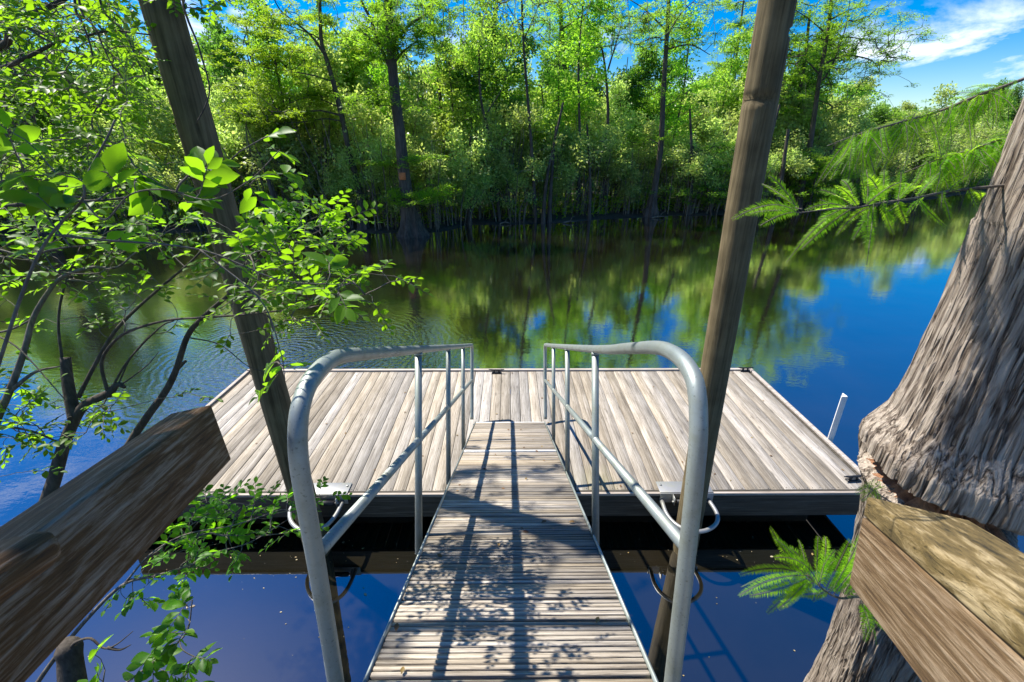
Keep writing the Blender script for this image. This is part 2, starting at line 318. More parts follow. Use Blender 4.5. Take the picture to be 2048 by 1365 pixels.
# ------------------------------------------------------------------ the setting
def make_water():
    m, t, out = newmat('river_water')
    tc = N(t, 'ShaderNodeTexCoord'); sp = N(t, 'ShaderNodeSeparateXYZ', {'Vector': tc.outputs['Object']})
    # ripples: fine wind chop that fades out in the lee of the dock
    m1 = N(t, 'ShaderNodeMapping', {'Vector': tc.outputs['Object'], 'Scale': (1.0, 2.0, 1.0), 'Rotation': (0, 0, R(14))})
    n1 = N(t, 'ShaderNodeTexNoise', {'Vector': m1.outputs[0], 'Scale': 5.5, 'Detail': 4.0, 'Roughness': 0.55})
    m2 = N(t, 'ShaderNodeMapping', {'Vector': tc.outputs['Object'], 'Scale': (0.8, 1.6, 1.0)})
    n2 = N(t, 'ShaderNodeTexNoise', {'Vector': m2.outputs[0], 'Scale': 0.8, 'Detail': 2.0})
    wv = N(t, 'ShaderNodeTexWave', {'Vector': N(t, 'ShaderNodeMapping', {'Vector': tc.outputs['Object'], 'Location': (4.6, -8.6, 0)}).outputs[0], 'Scale': 2.2, 'Distortion': 9.0, 'Detail': 3.0, 'Detail Scale': 0.9}, wave_type='RINGS', rings_direction='Z')
    dl = N(t, 'ShaderNodeVectorMath', {0: tc.outputs['Object'], 1: (-4.0, 8.4, 0)}, operation='DISTANCE').outputs['Value']
    ring = N(t, 'ShaderNodeMapRange', {'Value': dl, 'From Min': 0.5, 'From Max': 4.0, 'To Min': 1.0, 'To Max': 0.0}, interpolation_type='SMOOTHSTEP').outputs[0]
    calm = N(t, 'ShaderNodeMapRange', {'Value': sp.outputs[1], 'From Min': 3.6, 'From Max': 8.0, 'To Min': 0.10, 'To Max': 1.0}).outputs[0]
    lft = N(t, 'ShaderNodeMapRange', {'Value': sp.outputs[0], 'From Min': -1.0, 'From Max': -4.5, 'To Min': 0.55, 'To Max': 1.5}).outputs[0]
    amp = math_(t, 'MULTIPLY', calm, lft)
    h = math_(t, 'MULTIPLY', math_(t, 'ADD', math_(t, 'MULTIPLY', n1.outputs[0], 0.0022), math_(t, 'MULTIPLY', n2.outputs[0], 0.005)), amp)
    n5 = N(t, 'ShaderNodeTexNoise', {'Vector': m1.outputs[0], 'Scale': 7.5, 'Detail': 3.0, 'Roughness': 0.6, 'Distortion': 0.8}).outputs[0]
    h = math_(t, 'ADD', h, math_(t, 'MULTIPLY', math_(t, 'ADD', math_(t, 'MULTIPLY', wv.outputs[0], 0.005), math_(t, 'MULTIPLY', n5, 0.013)), ring))
    bp = N(t, 'ShaderNodeBump', {'Height': h, 'Strength': 1.0, 'Distance': 1.0})
    ns = N(t, 'ShaderNodeTexNoise', {'Vector': tc.outputs['Object'], 'Scale': 0.9, 'Detail': 5.0})
    body = ramp(t, ns.outputs[0], [(0.3, (0.007, 0.007, 0.0035)), (0.7, (0.015, 0.012, 0.007))])
    spk = N(t, 'ShaderNodeTexVoronoi', {'Vector': tc.outputs['Object'], 'Scale': 16.0, 'Randomness': 1.0}, feature='F1')
    sf = N(t, 'ShaderNodeMapRange', {'Value': spk.outputs['Distance'], 'From Min': 0.035, 'From Max': 0.05, 'To Min': 0.7, 'To Max': 0.0}).outputs[0]
    near = N(t, 'ShaderNodeMapRange', {'Value': sp.outputs[1], 'From Min': 3.0, 'From Max': 3.3}).outputs[0]
    sf = math_(t, 'MULTIPLY', sf, math_(t, 'MULTIPLY', near, N(t, 'ShaderNodeMapRange', {'Value': sp.outputs[1], 'From Min': 4.2, 'From Max': 3.9}).outputs[0]))
    body = mixc(t, sf, body, (0.4, 0.38, 0.33))
    df = N(t, 'ShaderNodeBsdfDiffuse', {'Color': body})
    gl = N(t, 'ShaderNodeBsdfGlossy', {'Color': (1, 1, 1, 1), 'Roughness': 0.004, 'Normal': bp.outputs[0]})
    fr = N(t, 'ShaderNodeLayerWeight', {'Blend': 0.5, 'Normal': bp.outputs[0]})
    fc = math_(t, 'MULTIPLY_ADD', math_(t, 'POWER', fr.outputs['Facing'], 1.7), 0.76, 0.20)
    ms = N(t, 'ShaderNodeMixShader', {0: fc, 1: df.outputs[0], 2: gl.outputs[0]})
    t.links.new(ms.outputs[0], out.inputs[0])
    b = MB(); b.add([[-400, -200, 0], [400, -200, 0], [400, 400, 0], [-400, 400, 0]], [[0, 1, 2, 3]])
    return tag(b.build('water', m), kind='structure')
make_water()
SHORE = [G(-900, 520), G(-400, 500), G(0, 472), G(300, 466), G(520, 462), G(700, 462), G(760, 466), G(880, 462), G(950, 450), G(1100, 446), G(1300, 434), G(1450, 430), G(1600, 424), G(1750, 412), G(1850, 400), G(1960, 385), G(2150, 372), G(2500, 360)]
SHORE = smooth_path(SHORE, 120)
for i in range(120): SHORE[i][1] += 0.5 * mnoise.noise(Vector((SHORE[i][0] * 0.7, 3.1, 0)))
def shore_y(x):
    return float(np.interp(x, SHORE[:, 0], SHORE[:, 1]))
M_mud = plain('bank_mud', (0.045, 0.035, 0.025), 0.8, 0, 0.5, 5.0)
def make_bank():
    prof = [(-0.6, -0.5), (-0.05, -0.03), (0.2, 0.05), (0.6, 0.09), (1.6, 0.16), (4, 0.3), (10, 0.5), (25, 0.55), (70, 0.7), (320, 0.7)]
    V = []; n = len(SHORE)
    for x, y, _ in SHORE:
        for k, (o, z) in enumerate(prof):
            V.append((x * (1 + o * 0.01), y + o, z + (0.12 * mnoise.noise(Vector((x * 2.7, (y + o) * 2.7, 0))) if 1 <= k < 8 else 0)))
    m = len(prof); F = [[i*m + k, (i+1)*m + k, (i+1)*m + k + 1, i*m + k + 1] for i in range(n - 1) for k in range(m - 1)]
    b = MB(); b.add(V, F); return tag(b.build('river_bank', M_mud, smooth=True), kind='structure')
make_bank()

# ------------------------------------------------------------------ dock
ZD = H - 3.38                      # deck top
yN = G(1024, 985, ZD)[1]; yF = G(1024, 742, ZD)[1]
xR = G(1722, 978, ZD)[0]; xL = -4.02
xR2 = G(1517, 738, ZD)[0]
xR = (xR + xR2) / 2
print('dock', yN, yF, xR, xR2, 'Z', ZD, G(500, 745, ZD)[0])
xL = G(497, 745, ZD)[0]
dock = empty('floating_dock', 'wide weathered grey plank dock floating at the foot of the gangway', 'dock', (0, 0, 0))
b = MB(); x = xL + 0.05; W = 0.1395
while x < xR - 0.05:
    w = min(W, xR - 0.05 - x); rr = random.random()
    b.box((x + w / 2, (yN + yF) / 2 + random.uniform(-.004, .004), ZD - 0.019 + random.uniform(-.0025, .0015)), (w - random.uniform(0.004, 0.008), yF - yN - 0.06, 0.038), rr)
    for yy in (yN + 0.05, yN + 0.75, (yN + yF) / 2, yF - 0.75, yF - 0.06):
        for e in (-0.04, 0.04):
            cx_, cy_ = x + W / 2 + e + random.uniform(-.006, .006), yy + random.uniform(-.008, .008)
            an = np.arange(6) * math.pi / 3; b.add(np.stack([cx_ + 0.0045 * np.cos(an), cy_ + 0.0045 * np.sin(an), np.full(6, ZD + 0.0032)], 1), [[0, 1, 2, 3], [0, 3, 4, 5]], 3.0)
    x += W
deck = bevel(b.build('deck_planks', M_deck, dock), 0.003, 1)
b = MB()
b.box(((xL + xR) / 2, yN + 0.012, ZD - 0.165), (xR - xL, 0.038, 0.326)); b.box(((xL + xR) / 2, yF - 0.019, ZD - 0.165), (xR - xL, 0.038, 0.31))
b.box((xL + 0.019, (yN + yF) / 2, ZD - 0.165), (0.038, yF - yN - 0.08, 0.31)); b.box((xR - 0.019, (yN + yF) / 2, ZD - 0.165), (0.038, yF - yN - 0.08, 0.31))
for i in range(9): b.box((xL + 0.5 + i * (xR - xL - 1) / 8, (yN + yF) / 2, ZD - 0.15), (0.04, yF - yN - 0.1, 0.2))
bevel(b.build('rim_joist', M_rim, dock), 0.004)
b = MB()
b.box(((xL + xR) / 2, yF + 0.02, ZD - 0.008), (xR - xL + 0.09, 0.055, 0.055)); b.box((xL - 0.02, (yN + yF) / 2, ZD - 0.008), (0.05, yF - yN - 0.02, 0.05))
b.box((xR + 0.02, (yN + yF) / 2, ZD - 0.008), (0.05, yF - yN - 0.02, 0.05)); b.box(((xL + xR) / 2, yN - 0.016, ZD - 0.014), (xR - xL, 0.03, 0.032))
bevel(b.build('edge_trim', M_trimw, dock), 0.004)
for i in range(5):
    b = MB(); cx = xL + 0.9 + i * (xR - xL - 1.8) / 4
    b.box((cx, (yN + yF) / 2 + 0.12, 0.06), (1.15, yF - yN - 0.5, 0.37)); o = b.build('float', M_float, dock); bevel(o, 0.05, 3)
def cleat(cx, cy, ang=0):
    b = MB(); c, s = math.cos(ang), math.sin(ang); Mx = np.array([[c, -s, 0], [s, c, 0], [0, 0, 1]])
    def w(p): return (np.asarray(p) @ Mx.T) + np.array([cx, cy, ZD + 0.002])
    b.box(w((0, 0, 0.008)), (0.15, 0.055, 0.012), M=Mx)
    for sx in (-1, 1): b.tube([w((sx * 0.045, 0, 0.01)), w((sx * 0.032, 0, 0.055))], [0.016, 0.012], 8)
    b.tube(smooth_path([w((-0.125, 0, 0.068)), w((-0.06, 0, 0.058)), w((0, 0, 0.058)), w((0.06, 0, 0.058)), w((0.125, 0, 0.068))], 12), [0.006, 0.009] + [0.013] * 8 + [0.009, 0.006], 8)
    return b.build('cleat', M_black, dock, smooth=False)
for (px, py, a) in ((993, 747, 0), (1490, 743, 0), (512, 748, 0.1), (1706, 962, 0.1)):
    g = G(px, py, ZD); cleat(g[0], g[1], a)
# white angle post at the right edge
pb = G(1700, 893, ZD - 0.1); pb[0] = xR + 0.075
b = MB(); topz = ZD + 0.62
for dx, dy, sx, sy in ((0, 0, 0.075, 0.012), (0.034, 0.04, 0.012, 0.08)):
    v0 = np.array([pb[0] + dx, pb[1] + dy, -0.3]); b.box(v0 + [0, 0, (topz + 0.3) / 2], (sx, sy, topz + 0.3))
b.box((pb[0] - 0.045, pb[1] + 0.0, ZD - 0.08), (0.05, 0.1, 0.1))
o = b.build('edge_post', M_white, dock); bevel(o, 0.002)
# brackets that hold the piles
def bracket(hp, px0, px1, pyp):
    z = ZD - 0.06
    g0 = G(px0, pyp, ZD)[0]; g1 = G(px1, pyp, ZD)[0]; cx = (g0 + g1) / 2; w = g1 - g0
    b = MB(); b.box((cx, yN + 0.06, ZD + 0.009), (w, 0.17, 0.008)); b.box((cx, yN - 0.036, ZD - 0.05), (w, 0.008, 0.12))
    for sx in (-1, 1): b.tube([(cx + sx * (w / 2 - 0.035), yN + 0.09, ZD + 0.012), (cx + sx * (w / 2 - 0.035), yN + 0.09, ZD + 0.024)], 0.014, 6)
    pl = bevel(b.build('pile_bracket', M_galv, dock), 0.002)
    b = MB(); pts = smooth_path([G(a, c, z - 0.02) for a, c in hp], 26); 
    pts[0][1] = yN - 0.04; pts[-1][1] = yN - 0.04
    b.tube(pts, 0.021, 12); b.build('hoop', M_galv, pl, smooth=True)
    b = MB(); cyy = yN - 0.085
    b.tube([(cx - 0.12, cyy, z), (cx + 0.12, cyy, z)], 0.026, 12)
    b.build('roller', M_black, pl, smooth=True)
    for sx in (-1, 1):
        b = MB(); b.box((cx + sx * 0.15, yN - 0.075, z + 0.02), (0.008, 0.075, 0.09)); b.tube([(cx + sx * 0.165, cyy, z), (cx + sx * 0.125, cyy, z)], 0.012, 8)
        b.build('roller_mount', M_galv, pl)
bracket([(686, 1003), (672, 1030), (655, 1050), (632, 1062), (604, 1062), (583, 1045), (580, 1022), (592, 1003)], 606, 698, 982)
bracket([(1324, 1003), (1333, 1028), (1350, 1048), (1378, 1062), (1410, 1062), (1432, 1048), (1434, 1028), (1417, 1000)], 1318, 1424, 982)

# ------------------------------------------------------------------ piles
def pile(top, bot, rt, rb, label, notch):
    yp = yN - 0.23
    a = PY(top[0], top[1], yp); c = PY(bot[0], bot[1], yp)
    d = (a - c) / (a[2] - c[2]); base = c + d * (-1.2 - c[2]); tip = c + d * (7.2 - c[2])
    th = empty('pile', label, 'pile', tuple(base), group='round wooden piles holding the dock')
    n, k = 240, 40; V = []
    for i in range(n):
        t = i / (n - 1); ctr = (tip - base) * t; z = base[2] + ctr[2]; r0 = rb + (rt - rb) * min(1, max(0, (z - 0.5) / 4.3))
        for j in range(k):
            an = 2 * math.pi * j / k
            r = r0 * (1 + 0.03 * mnoise.noise(Vector((math.cos(an) * 1.3, math.sin(an) * 1.3, z * 0.5 + rb * 99)))) + 0.0035 * mnoise.noise(Vector((math.cos(an) * 9, math.sin(an) * 9, z * 0.8)))
            for (a0, a1, z0, z1, dp) in notch:
                da = (an - a0) % (2 * math.pi)
                if da < (a1 - a0) and z0 < z < z1: r -= dp * min(1, 6 * min(da, a1 - a0 - da))
            V.append((ctr[0] + r * math.cos(an), ctr[1] + r * math.sin(an), ctr[2]))
    F = [[i*k + j, i*k + (j+1) % k, (i+1)*k + (j+1) % k, (i+1)*k + j] for i in range(n - 1) for j in range(k)]
    b = MB(); b.add(V, F); o = b.build('pile_shaft', M_pile, th, smooth=True)
    return th, base, d
zc = lambda px, py, yp=yN - 0.23: PY(px, py, yp)[2]
pile((1555, 0), (1402, 906), 0.113, 0.122, 'tall round wooden pile standing right of the gangway, with saw cuts near its top', [
    (R(185), R(262), zc(1530, 196), 9, 0.009), (R(150), R(300), zc(1530, 203), zc(1530, 195), 0.03), (R(296), R(302), zc(1530, 196), 9, 0.03), (R(296), R(359), zc(1560, 73), zc(1560, 67), 0.03)])
pile((319, 0), (622, 1049), 0.115, 0.122, 'dark round wooden pile left of the gangway, partly behind leafy branches', [
    (R(220), R(330), zc(340, 111), zc(340, 106), 0.02), (R(215), R(219), zc(370, 220), 9, 0.03), (R(250), R(253), zc(340, 170), zc(340, 108), 0.02), (R(180), R(225), zc(370, 240), zc(370, 215), 0.014)])

# ------------------------------------------------------------------ gangway
gw = empty('gangway', 'narrow slatted wooden gangway with aluminium handrails sloping down to the dock', 'gangway', (0, 0, H), (-TH, 0, 0))
VN = -1.062; D0 = 1.15; D1 = 5.98; HW = 0.452
b = MB(); u = D0
while u < D1 - 0.03:
    if 4.385 < u < 4.42: u = 4.445; continue
    rb_ = random.random(); dz = random.uniform(-.003, .003); sk = random.uniform(-0.004, 0.004)
    for i in range(5):
        if 4.37 < u + i * 0.0275 < 4.43 or u + i * 0.0275 > D1 - 0.03: continue
        w = 0.0205 + random.uniform(-.003, .0015)
        M_ = np.array([[1, -sk, 0], [sk, 1, 0], [0, 0, 1]])
        b.box((0, u + i * 0.0275 + 0.011, VN - 0.010 + dz + random.uniform(-.0025, .001)), (2 * HW - 0.012, w, 0.02), min(1, max(0, rb_ + random.uniform(-.2, .2))), M=M_)
    b.box((0, u + 0.066, VN - 0.026 + dz), (2 * HW - 0.02, 0.132, 0.014), 3.0)  # near-black backing board paints the shade into the gaps between ribs
    u += 5 * 0.0275 + random.uniform(0.006, 0.014)
bevel(b.build('slats', M_ramp, gw), 0.0025, 1)
b = MB(); b.box((0, 4.405, VN - 0.006), (2 * HW - 0.012, 0.05, 0.018)); M_plate = metalmat('bright_plate', (0.75, 0.74, 0.72), 0.5, 0.3); bevel(b.build('threshold_strip', M_plate, gw), 0.002); b = MB(); b.box((0, D1 - 0.012, VN - 0.008), (2 * HW, 0.045, 0.012))
bevel(b.build('end_plate', M_plate, gw), 0.002)
for s in (-1, 1):
    b = MB(); b.box((s * (HW + 0.003), (D0 + D1) / 2, VN - 0.05), (0.008, D1 - D0, 0.112)); b.box((s * (HW - 0.02), (D0 + D1) / 2, VN - 0.1), (0.04, D1 - D0, 0.012))
    b.build('side_channel', M_alu, gw)
tail = [(2.49, -0.046), (4.8, -0.052), (5.86, -0.052), (5.97, -0.062), (6.02, -0.12), (6.025, -0.3), (6.02, -0.7), (5.98, -1.03)]
profL = [(1.342, -1.10), (1.27, -0.86), (1.205, -0.66), (1.158, -0.519), (1.112, -0.386), (1.088, -0.311), (1.076, -0.256), (1.076, -0.204), (1.088, -0.158), (1.122, -0.115), (1.186, -0.078), (1.271, -0.054), (1.383, -0.043), (1.73, -0.044)] + tail
profR = [(1.345, -1.10), (1.28, -0.86), (1.225, -0.66), (1.195, -0.54), (1.165, -0.42), (1.148, -0.345), (1.136, -0.289), (1.127, -0.232), (1.127, -0.187), (1.132, -0.142), (1.154, -0.098), (1.213, -0.060), (1.31, -0.034), (1.458, -0.022), (1.80, -0.030)] + tail
for s, x0, prof in ((-1, -0.50, profL), (1, 0.468, profR)):
    b = MB(); pts = smooth_path([(x0, u, v) for u, v in prof], 140)
    b.tube(pts, 0.0225, 20); hr = b.build('handrail', M_alu, gw, smooth=True)
    b = MB(); b.tube([(x0, 1.20, -0.55), (x0, 6.01, -0.52)], 0.0185, 16)
    for u in (2.49, 3.70, 4.87):
        for e in (-1, 1):
            zz = -0.55 + 0.03 * (u - 1.2) / 4.81; b.tube([(x0, u + e * 0.019, zz), (x0, u + e * 0.030, zz)], 0.0205, 16)
    b.build('mid_rail', M_alu, hr, smooth=True)
    for u in (2.49, 3.70, 4.87):
        b = MB(); b.tube([(x0, u, -1.16), (x0, u, -0.60), (x0, u, -0.05)], 0.0195, 16); b.tube([(x0, u, -0.078), (x0, u, -0.066)], 0.022, 16)
        b.build('post', M_alu, hr, smooth=True)

# ------------------------------------------------------------------ timbers beside the camera and the landing behind them
def frame_obj(name, mat, parent, E, dirv, up, L, hgt, thk, side=1, bw=0.006, ext=0.0):
    """a board: local x runs along it from the end E, z up, y thickness"""
    x = unit(dirv); z = up - x * (up @ x); z = unit(z); y = np.cross(z, x)
    b = MB(); b.box(((L) / 2 - ext, side * thk / 2, -hgt / 2), (L + ext, thk, hgt), 0.4)
    o = b.build(name, mat, parent)
    m = Matrix(((x[0], y[0], z[0], E[0]), (x[1], y[1], z[1], E[1]), (x[2], y[2], z[2], E[2]), (0, 0, 0, 1)))
    o.matrix_world = m; bevel(o, bw, 3); return o
lr = empty('left_railing', 'dark timber rail at the lower left, in shade beside the gangway', 'railing', (0, 0, 0)); lr.name = 'timber_railing'
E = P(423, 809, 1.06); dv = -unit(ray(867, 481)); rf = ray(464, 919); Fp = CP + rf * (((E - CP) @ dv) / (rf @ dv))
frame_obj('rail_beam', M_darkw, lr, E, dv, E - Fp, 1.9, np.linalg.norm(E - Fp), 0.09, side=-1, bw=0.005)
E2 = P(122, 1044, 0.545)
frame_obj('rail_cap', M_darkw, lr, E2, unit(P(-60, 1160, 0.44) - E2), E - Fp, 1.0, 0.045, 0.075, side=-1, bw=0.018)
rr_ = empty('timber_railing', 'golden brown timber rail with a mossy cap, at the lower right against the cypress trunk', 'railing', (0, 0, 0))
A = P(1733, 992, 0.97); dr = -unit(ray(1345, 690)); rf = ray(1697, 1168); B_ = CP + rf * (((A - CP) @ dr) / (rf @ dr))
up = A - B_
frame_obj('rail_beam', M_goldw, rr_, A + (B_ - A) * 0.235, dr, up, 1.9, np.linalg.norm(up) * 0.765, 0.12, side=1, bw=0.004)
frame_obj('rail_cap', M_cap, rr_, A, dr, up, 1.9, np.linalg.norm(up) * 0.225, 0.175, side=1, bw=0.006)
bw_ = empty('boardwalk', 'timber landing under the viewer at the head of the gangway', 'boardwalk', (0, 0, 0))
b = MB()
for i in range(16): b.box((0, 0.62 - i * 0.146, 2.42), (1.9, 0.139, 0.038))
bevel(b.build('planks', M_ramp, bw_), 0.003)
b = MB()
for x_ in (-0.93, 0, 0.93): b.box((x_, -0.5, 2.29), (0.04, 2.3, 0.2))
for x_ in (-0.9, 0.9):
    for y_ in (0.4, -1.3): b.tube([(x_, y_, -0.8), (x_, y_, 2.2)], 0.08, 14)
b.build('frame', M_rim, bw_)

# ------------------------------------------------------------------ plants: generic tools
def grow(limbs, attr, rtip=0.002, power=0.5, droop=0.0, wig=0.12, k=6, steps=5, maxr=None, minr=0.0, wig_end=True):
    """limbs: list of (points, radii). attr: attractor points. Connects every attractor to the nearest wood."""
    pos = []; par = []; rad0 = []
    for pts, rad in limbs:
        for i, p in enumerate(pts): pos.append(p); par.append(-1); rad0.append(rad[i] if not np.isscalar(rad) else rad)
    n0 = len(pos); pos = np.array(pos); attr = np.asarray(attr)
    if len(attr) == 0: return [], np.zeros((0, 3)), np.zeros((0, 3))
    dmin = np.array([np.min(np.linalg.norm(pos - a, axis=1)) for a in attr]); order = np.argsort(dmin)
    buf = np.zeros((n0 + len(attr) * steps, 3)); buf[:n0] = pos; cnt = n0
    par = [-1] * n0; paths = []
    for ai in order:
        a = attr[ai]; d = np.linalg.norm(buf[:cnt] - a, axis=1)
        d = d + 0.35 * np.maximum(0, buf[:cnt, 2] - a[2])
        j = int(np.argmin(d)); s = buf[j].copy(); L = np.linalg.norm(a - s); ids = [j]
        o = rng.normal(0, wig * L, 3); o2 = np.array([0, 0, droop * L])
        for i in range(1, steps + 1):
            t = i / steps; q = s + (a - s) * t + (o + o2) * (4 * t * (1 - t)) * 0.5 + rng.normal(0, 0.012 * L, 3) * (t < 1)
            buf[cnt] = q; par.append(ids[-1]); ids.append(cnt); cnt += 1
        paths.append(ids)
    w = np.zeros(cnt)
    for ids in paths: w[ids[-1]] += 1
    for i in range(cnt - 1, n0 - 1, -1):
        w[par[i]] += w[i]
    rad = rtip * np.maximum(w, 1) ** power
    if maxr: rad = np.minimum(rad, maxr)
    tips = []; dirs = []; out = []
    for ids in paths:
        rr = rad[ids].copy(); rr[0] = min(rr[0], rr[1] * 1.15) if ids[0] < n0 else min(rr[0], rr[1] * 1.3)
        out.append((buf[ids], np.maximum(rr, minr)))
        tips.append(buf[ids[-1]]); dirs.append(unit(buf[ids[-1]] - buf[ids[-3]]))
    return out, np.array(tips), np.array(dirs)
def tubes(mb, segs, k=5):
    for p, r in segs: mb.tube(p, r, k, cap=False)
DIA = (np.array([[0, 0, 0], [0.32, 0.45, 0.06], [0, 1, 0], [-0.32, 0.45, 0.06]]), [[0, 1, 2, 3]])
NAR = (np.array([[0, 0, 0], [0.13, 0.5, 0.02], [0, 1, 0], [-0.13, 0.5, 0.02]]), [[0, 1, 2, 3]])
def _leaf(wd=0.27, fold=0.10, curl=0.12, pet=0.10):
    ys = [0.0, 0.12, 0.35, 0.6, 0.82, 1.0]; ws = [0.012, 0.55, 0.98, 0.90, 0.5, 0.0]
    V = []; F = []
    for y, w in zip(ys, ws):
        yy = pet + y * (1 - pet); zc_ = -curl * y * y
        V += [[-w * wd, yy, zc_ + fold * w], [0, yy, zc_], [w * wd, yy, zc_ + fold * w]]
    V[0] = [-0.01, 0, 0]; V[2] = [0.01, 0, 0]; V[1] = [0, pet * 0.5, 0]
    for i in range(5):
        a = i * 3; F += [[a, a + 1, a + 4, a + 3], [a + 1, a + 2, a + 5, a + 4]]
    return np.array(V), F
LEAF = _leaf()
def rand_unit(n): return unit(rng.normal(0, 1, (n, 3)))
def scatter(mb, tpl, centers, per, spread, size, flat=1.0, up=0.5, hang=0.0, jit=0.35):
    n = len(centers) * per; O = np.repeat(centers, per, axis=0)
    off = rand_unit(n) * (rng.random(n) ** 0.5)[:, None] * spread; off[:, 2] *= flat
    Y = unit(off + rng.normal(0, 0.6, (n, 3)) * spread + np.array([0, 0, -hang * spread])); 
    if flat < 0.5: Y[:, 2] *= 0.35; Y = unit(Y)
    Z = unit(rng.normal(0, 1, (n, 3)) * (1 - up) + np.array([0, 0, up]))
    X = unit(np.cross(Y, Z)); Z = np.cross(X, Y)
    S = size * (1 + rng.uniform(-jit, jit, n))
    cl = np.repeat(rng.uniform(-0.18, 0.18, len(centers)), per)
    mb.inst(tpl[0], tpl[1], O + off, X, Y, Z, S, np.clip(rng.random(n) * 0.7 + 0.15 + cl, 0, 1))
def ellip(n, c, r, hollow=0.5, flatbottom=0.0):
    p = rand_unit(n) * (hollow + (1 - hollow) * rng.random(n) ** 0.6)[:, None]
    if flatbottom: p[:, 2] = np.abs(p[:, 2]) * (1 - flatbottom) + p[:, 2] * flatbottom
    # lumpy outline
    k = np.array([0.72 + 0.55 * (mnoise.noise(Vector(q * 2.3) + Vector((c[0], c[1] + r[0], n))) + 0.5) for q in p])
    return np.array(c) + p * k[:, None] * np.array(r)

# ---- prototypes of the far wood (built at the origin, moved to their first place later)
def proto(name, label, cat, trunk_mat, leaf_mat, limbs, attr, per, spread, size, tpl=DIA, flat=0.8, up=0.4, rtip=0.008, power=0.5, k=5, wig=0.12, droop=0.0, stems=None, hang=0.0, ck=8):
    th = empty(name, label, cat); 
    b = MB()
    for p, r in (stems or limbs): b.tube(p, r, ck, cap=False)
    segs, tips, dirs = grow(limbs, attr, rtip, power, droop, wig)
    tubes(b, segs, k); b.build('stems' if name == 'thicket_shrub' else 'trunk', trunk_mat, th, smooth=True)
    b = MB(); scatter(b, tpl, attr, per, spread, size, flat, up, hang); b.build('crown', leaf_mat, th)
    return th
def limb(pts, r0, r1, n=None):
    n = n or max(6, int(len(pts) * 4)); p = smooth_path(pts, n); return (p, np.linspace(r0, r1, n) if not callable(r0) else r0(np.linspace(0, 1, n)))
def lumpy(c, r, n, seed):
    """several overlapping lobes rather than one ball"""
    rs = np.random.default_rng(seed); out = []
    m = 9
    for i in range(m):
        cc = np.array(c) + rs.normal(0, 0.55, 3) * np.array(r) * np.array([1, 1, 0.8]); rr = np.array(r) * rs.uniform(0.3, 0.55)
        out.append(ellip(n // m, cc, rr, 0.35))
    return np.vstack(out)
shrubP = []
for s in range(5):
    h = [3.6, 4.4, 5.2, 3.0, 4.8][s]; limbs = []
    for i in range([19, 16, 21, 17, 20][s]):
        a = rng.uniform(0, 6.28); rr = rng.uniform(0.05, 1.1); q = np.array([math.cos(a) * rr, math.sin(a) * rr, 0])
        lean = rng.uniform(0.1, 1.3); hh = h * rng.uniform(0.55, 0.9)
        limbs.append(limb([q + [0, 0, -0.3], q + [math.cos(a) * lean * 0.25, math.sin(a) * lean * 0.25, hh * 0.4], q + [math.cos(a) * lean * 0.8 + rng.normal(0, .1), math.sin(a) * lean * 0.8, hh * 0.8], q + [math.cos(a) * lean, math.sin(a) * lean, hh]], rng.uniform(0.018, 0.045), 0.01, 12))
    at = np.vstack([lumpy((0, 0, h * 0.68), (1.6, 1.4, h * 0.32), 170, 10 + s), lumpy((0, 0, h * 0.36), (1.3, 1.1, h * 0.14), 34, 40 + s)])
    shrubP.append(proto('thicket_shrub', '', 'shrub', M_stem, M_lshr, limbs, at, 30, 0.34, 0.125, flat=0.9, up=0.45, rtip=0.005))
broadP = []
for s in range(4):
    h = [7.5, 9.0, 8.2, 10.5][s]; w = [2.0, 2.3, 2.6, 2.2][s]
    tr = limb([(0, 0, -0.3), (0.15, 0.1, h * 0.3), (-0.1, 0.05, h * 0.6), (0.1, 0, h * 0.9)], 0.13, 0.03, 22)
    at = np.vstack([lumpy((0, 0, h * 0.70), (w, w, h * 0.26), 300, 60 + s), lumpy((0, 0, h * 0.45), (w * 0.8, w * 0.8, h * 0.15), 60, 80 + s)])
    broadP.append(proto('broadleaf_tree', '', 'tree', M_farb, [M_broad, M_broad, M_lshr, M_dark][s], [tr], at, 40, 0.42, 0.17, flat=0.8, up=0.45, rtip=0.008))
cypP = []
for s in range(3):
    h = [11.5, 13.0, 9.5][s]
    tr = limb([(0, 0, -0.4), (0.1, 0, h * 0.3), (0.0, 0.1, h * 0.65), (0.1, 0, h)], lambda t: 0.05 + 0.13 * (1 - t) + 0.18 * np.exp(-t * 22), 0, 26)
    pads = []
    for i in range(26):
        z = h * rng.uniform(0.3, 1.0); a = rng.uniform(0, 6.28); rr = (1 - z / h * 0.65) * rng.uniform(0.8, 3.0)
        c = np.array([math.cos(a) * rr, math.sin(a) * rr, z + rr * 0.12]); m = 14
        pads.append(c + rng.normal(0, 1, (m, 3)) * [0.5, 0.5, 0.09])
    cypP.append(proto('cypress_tree', '', 'tree', M_farb, [M_cyp, M_cyp, M_cypy][s], [tr], np.vstack(pads), 56, 0.30, 0.15, NAR, flat=0.35, up=0.75, rtip=0.007, droop=0.1, hang=0.25))

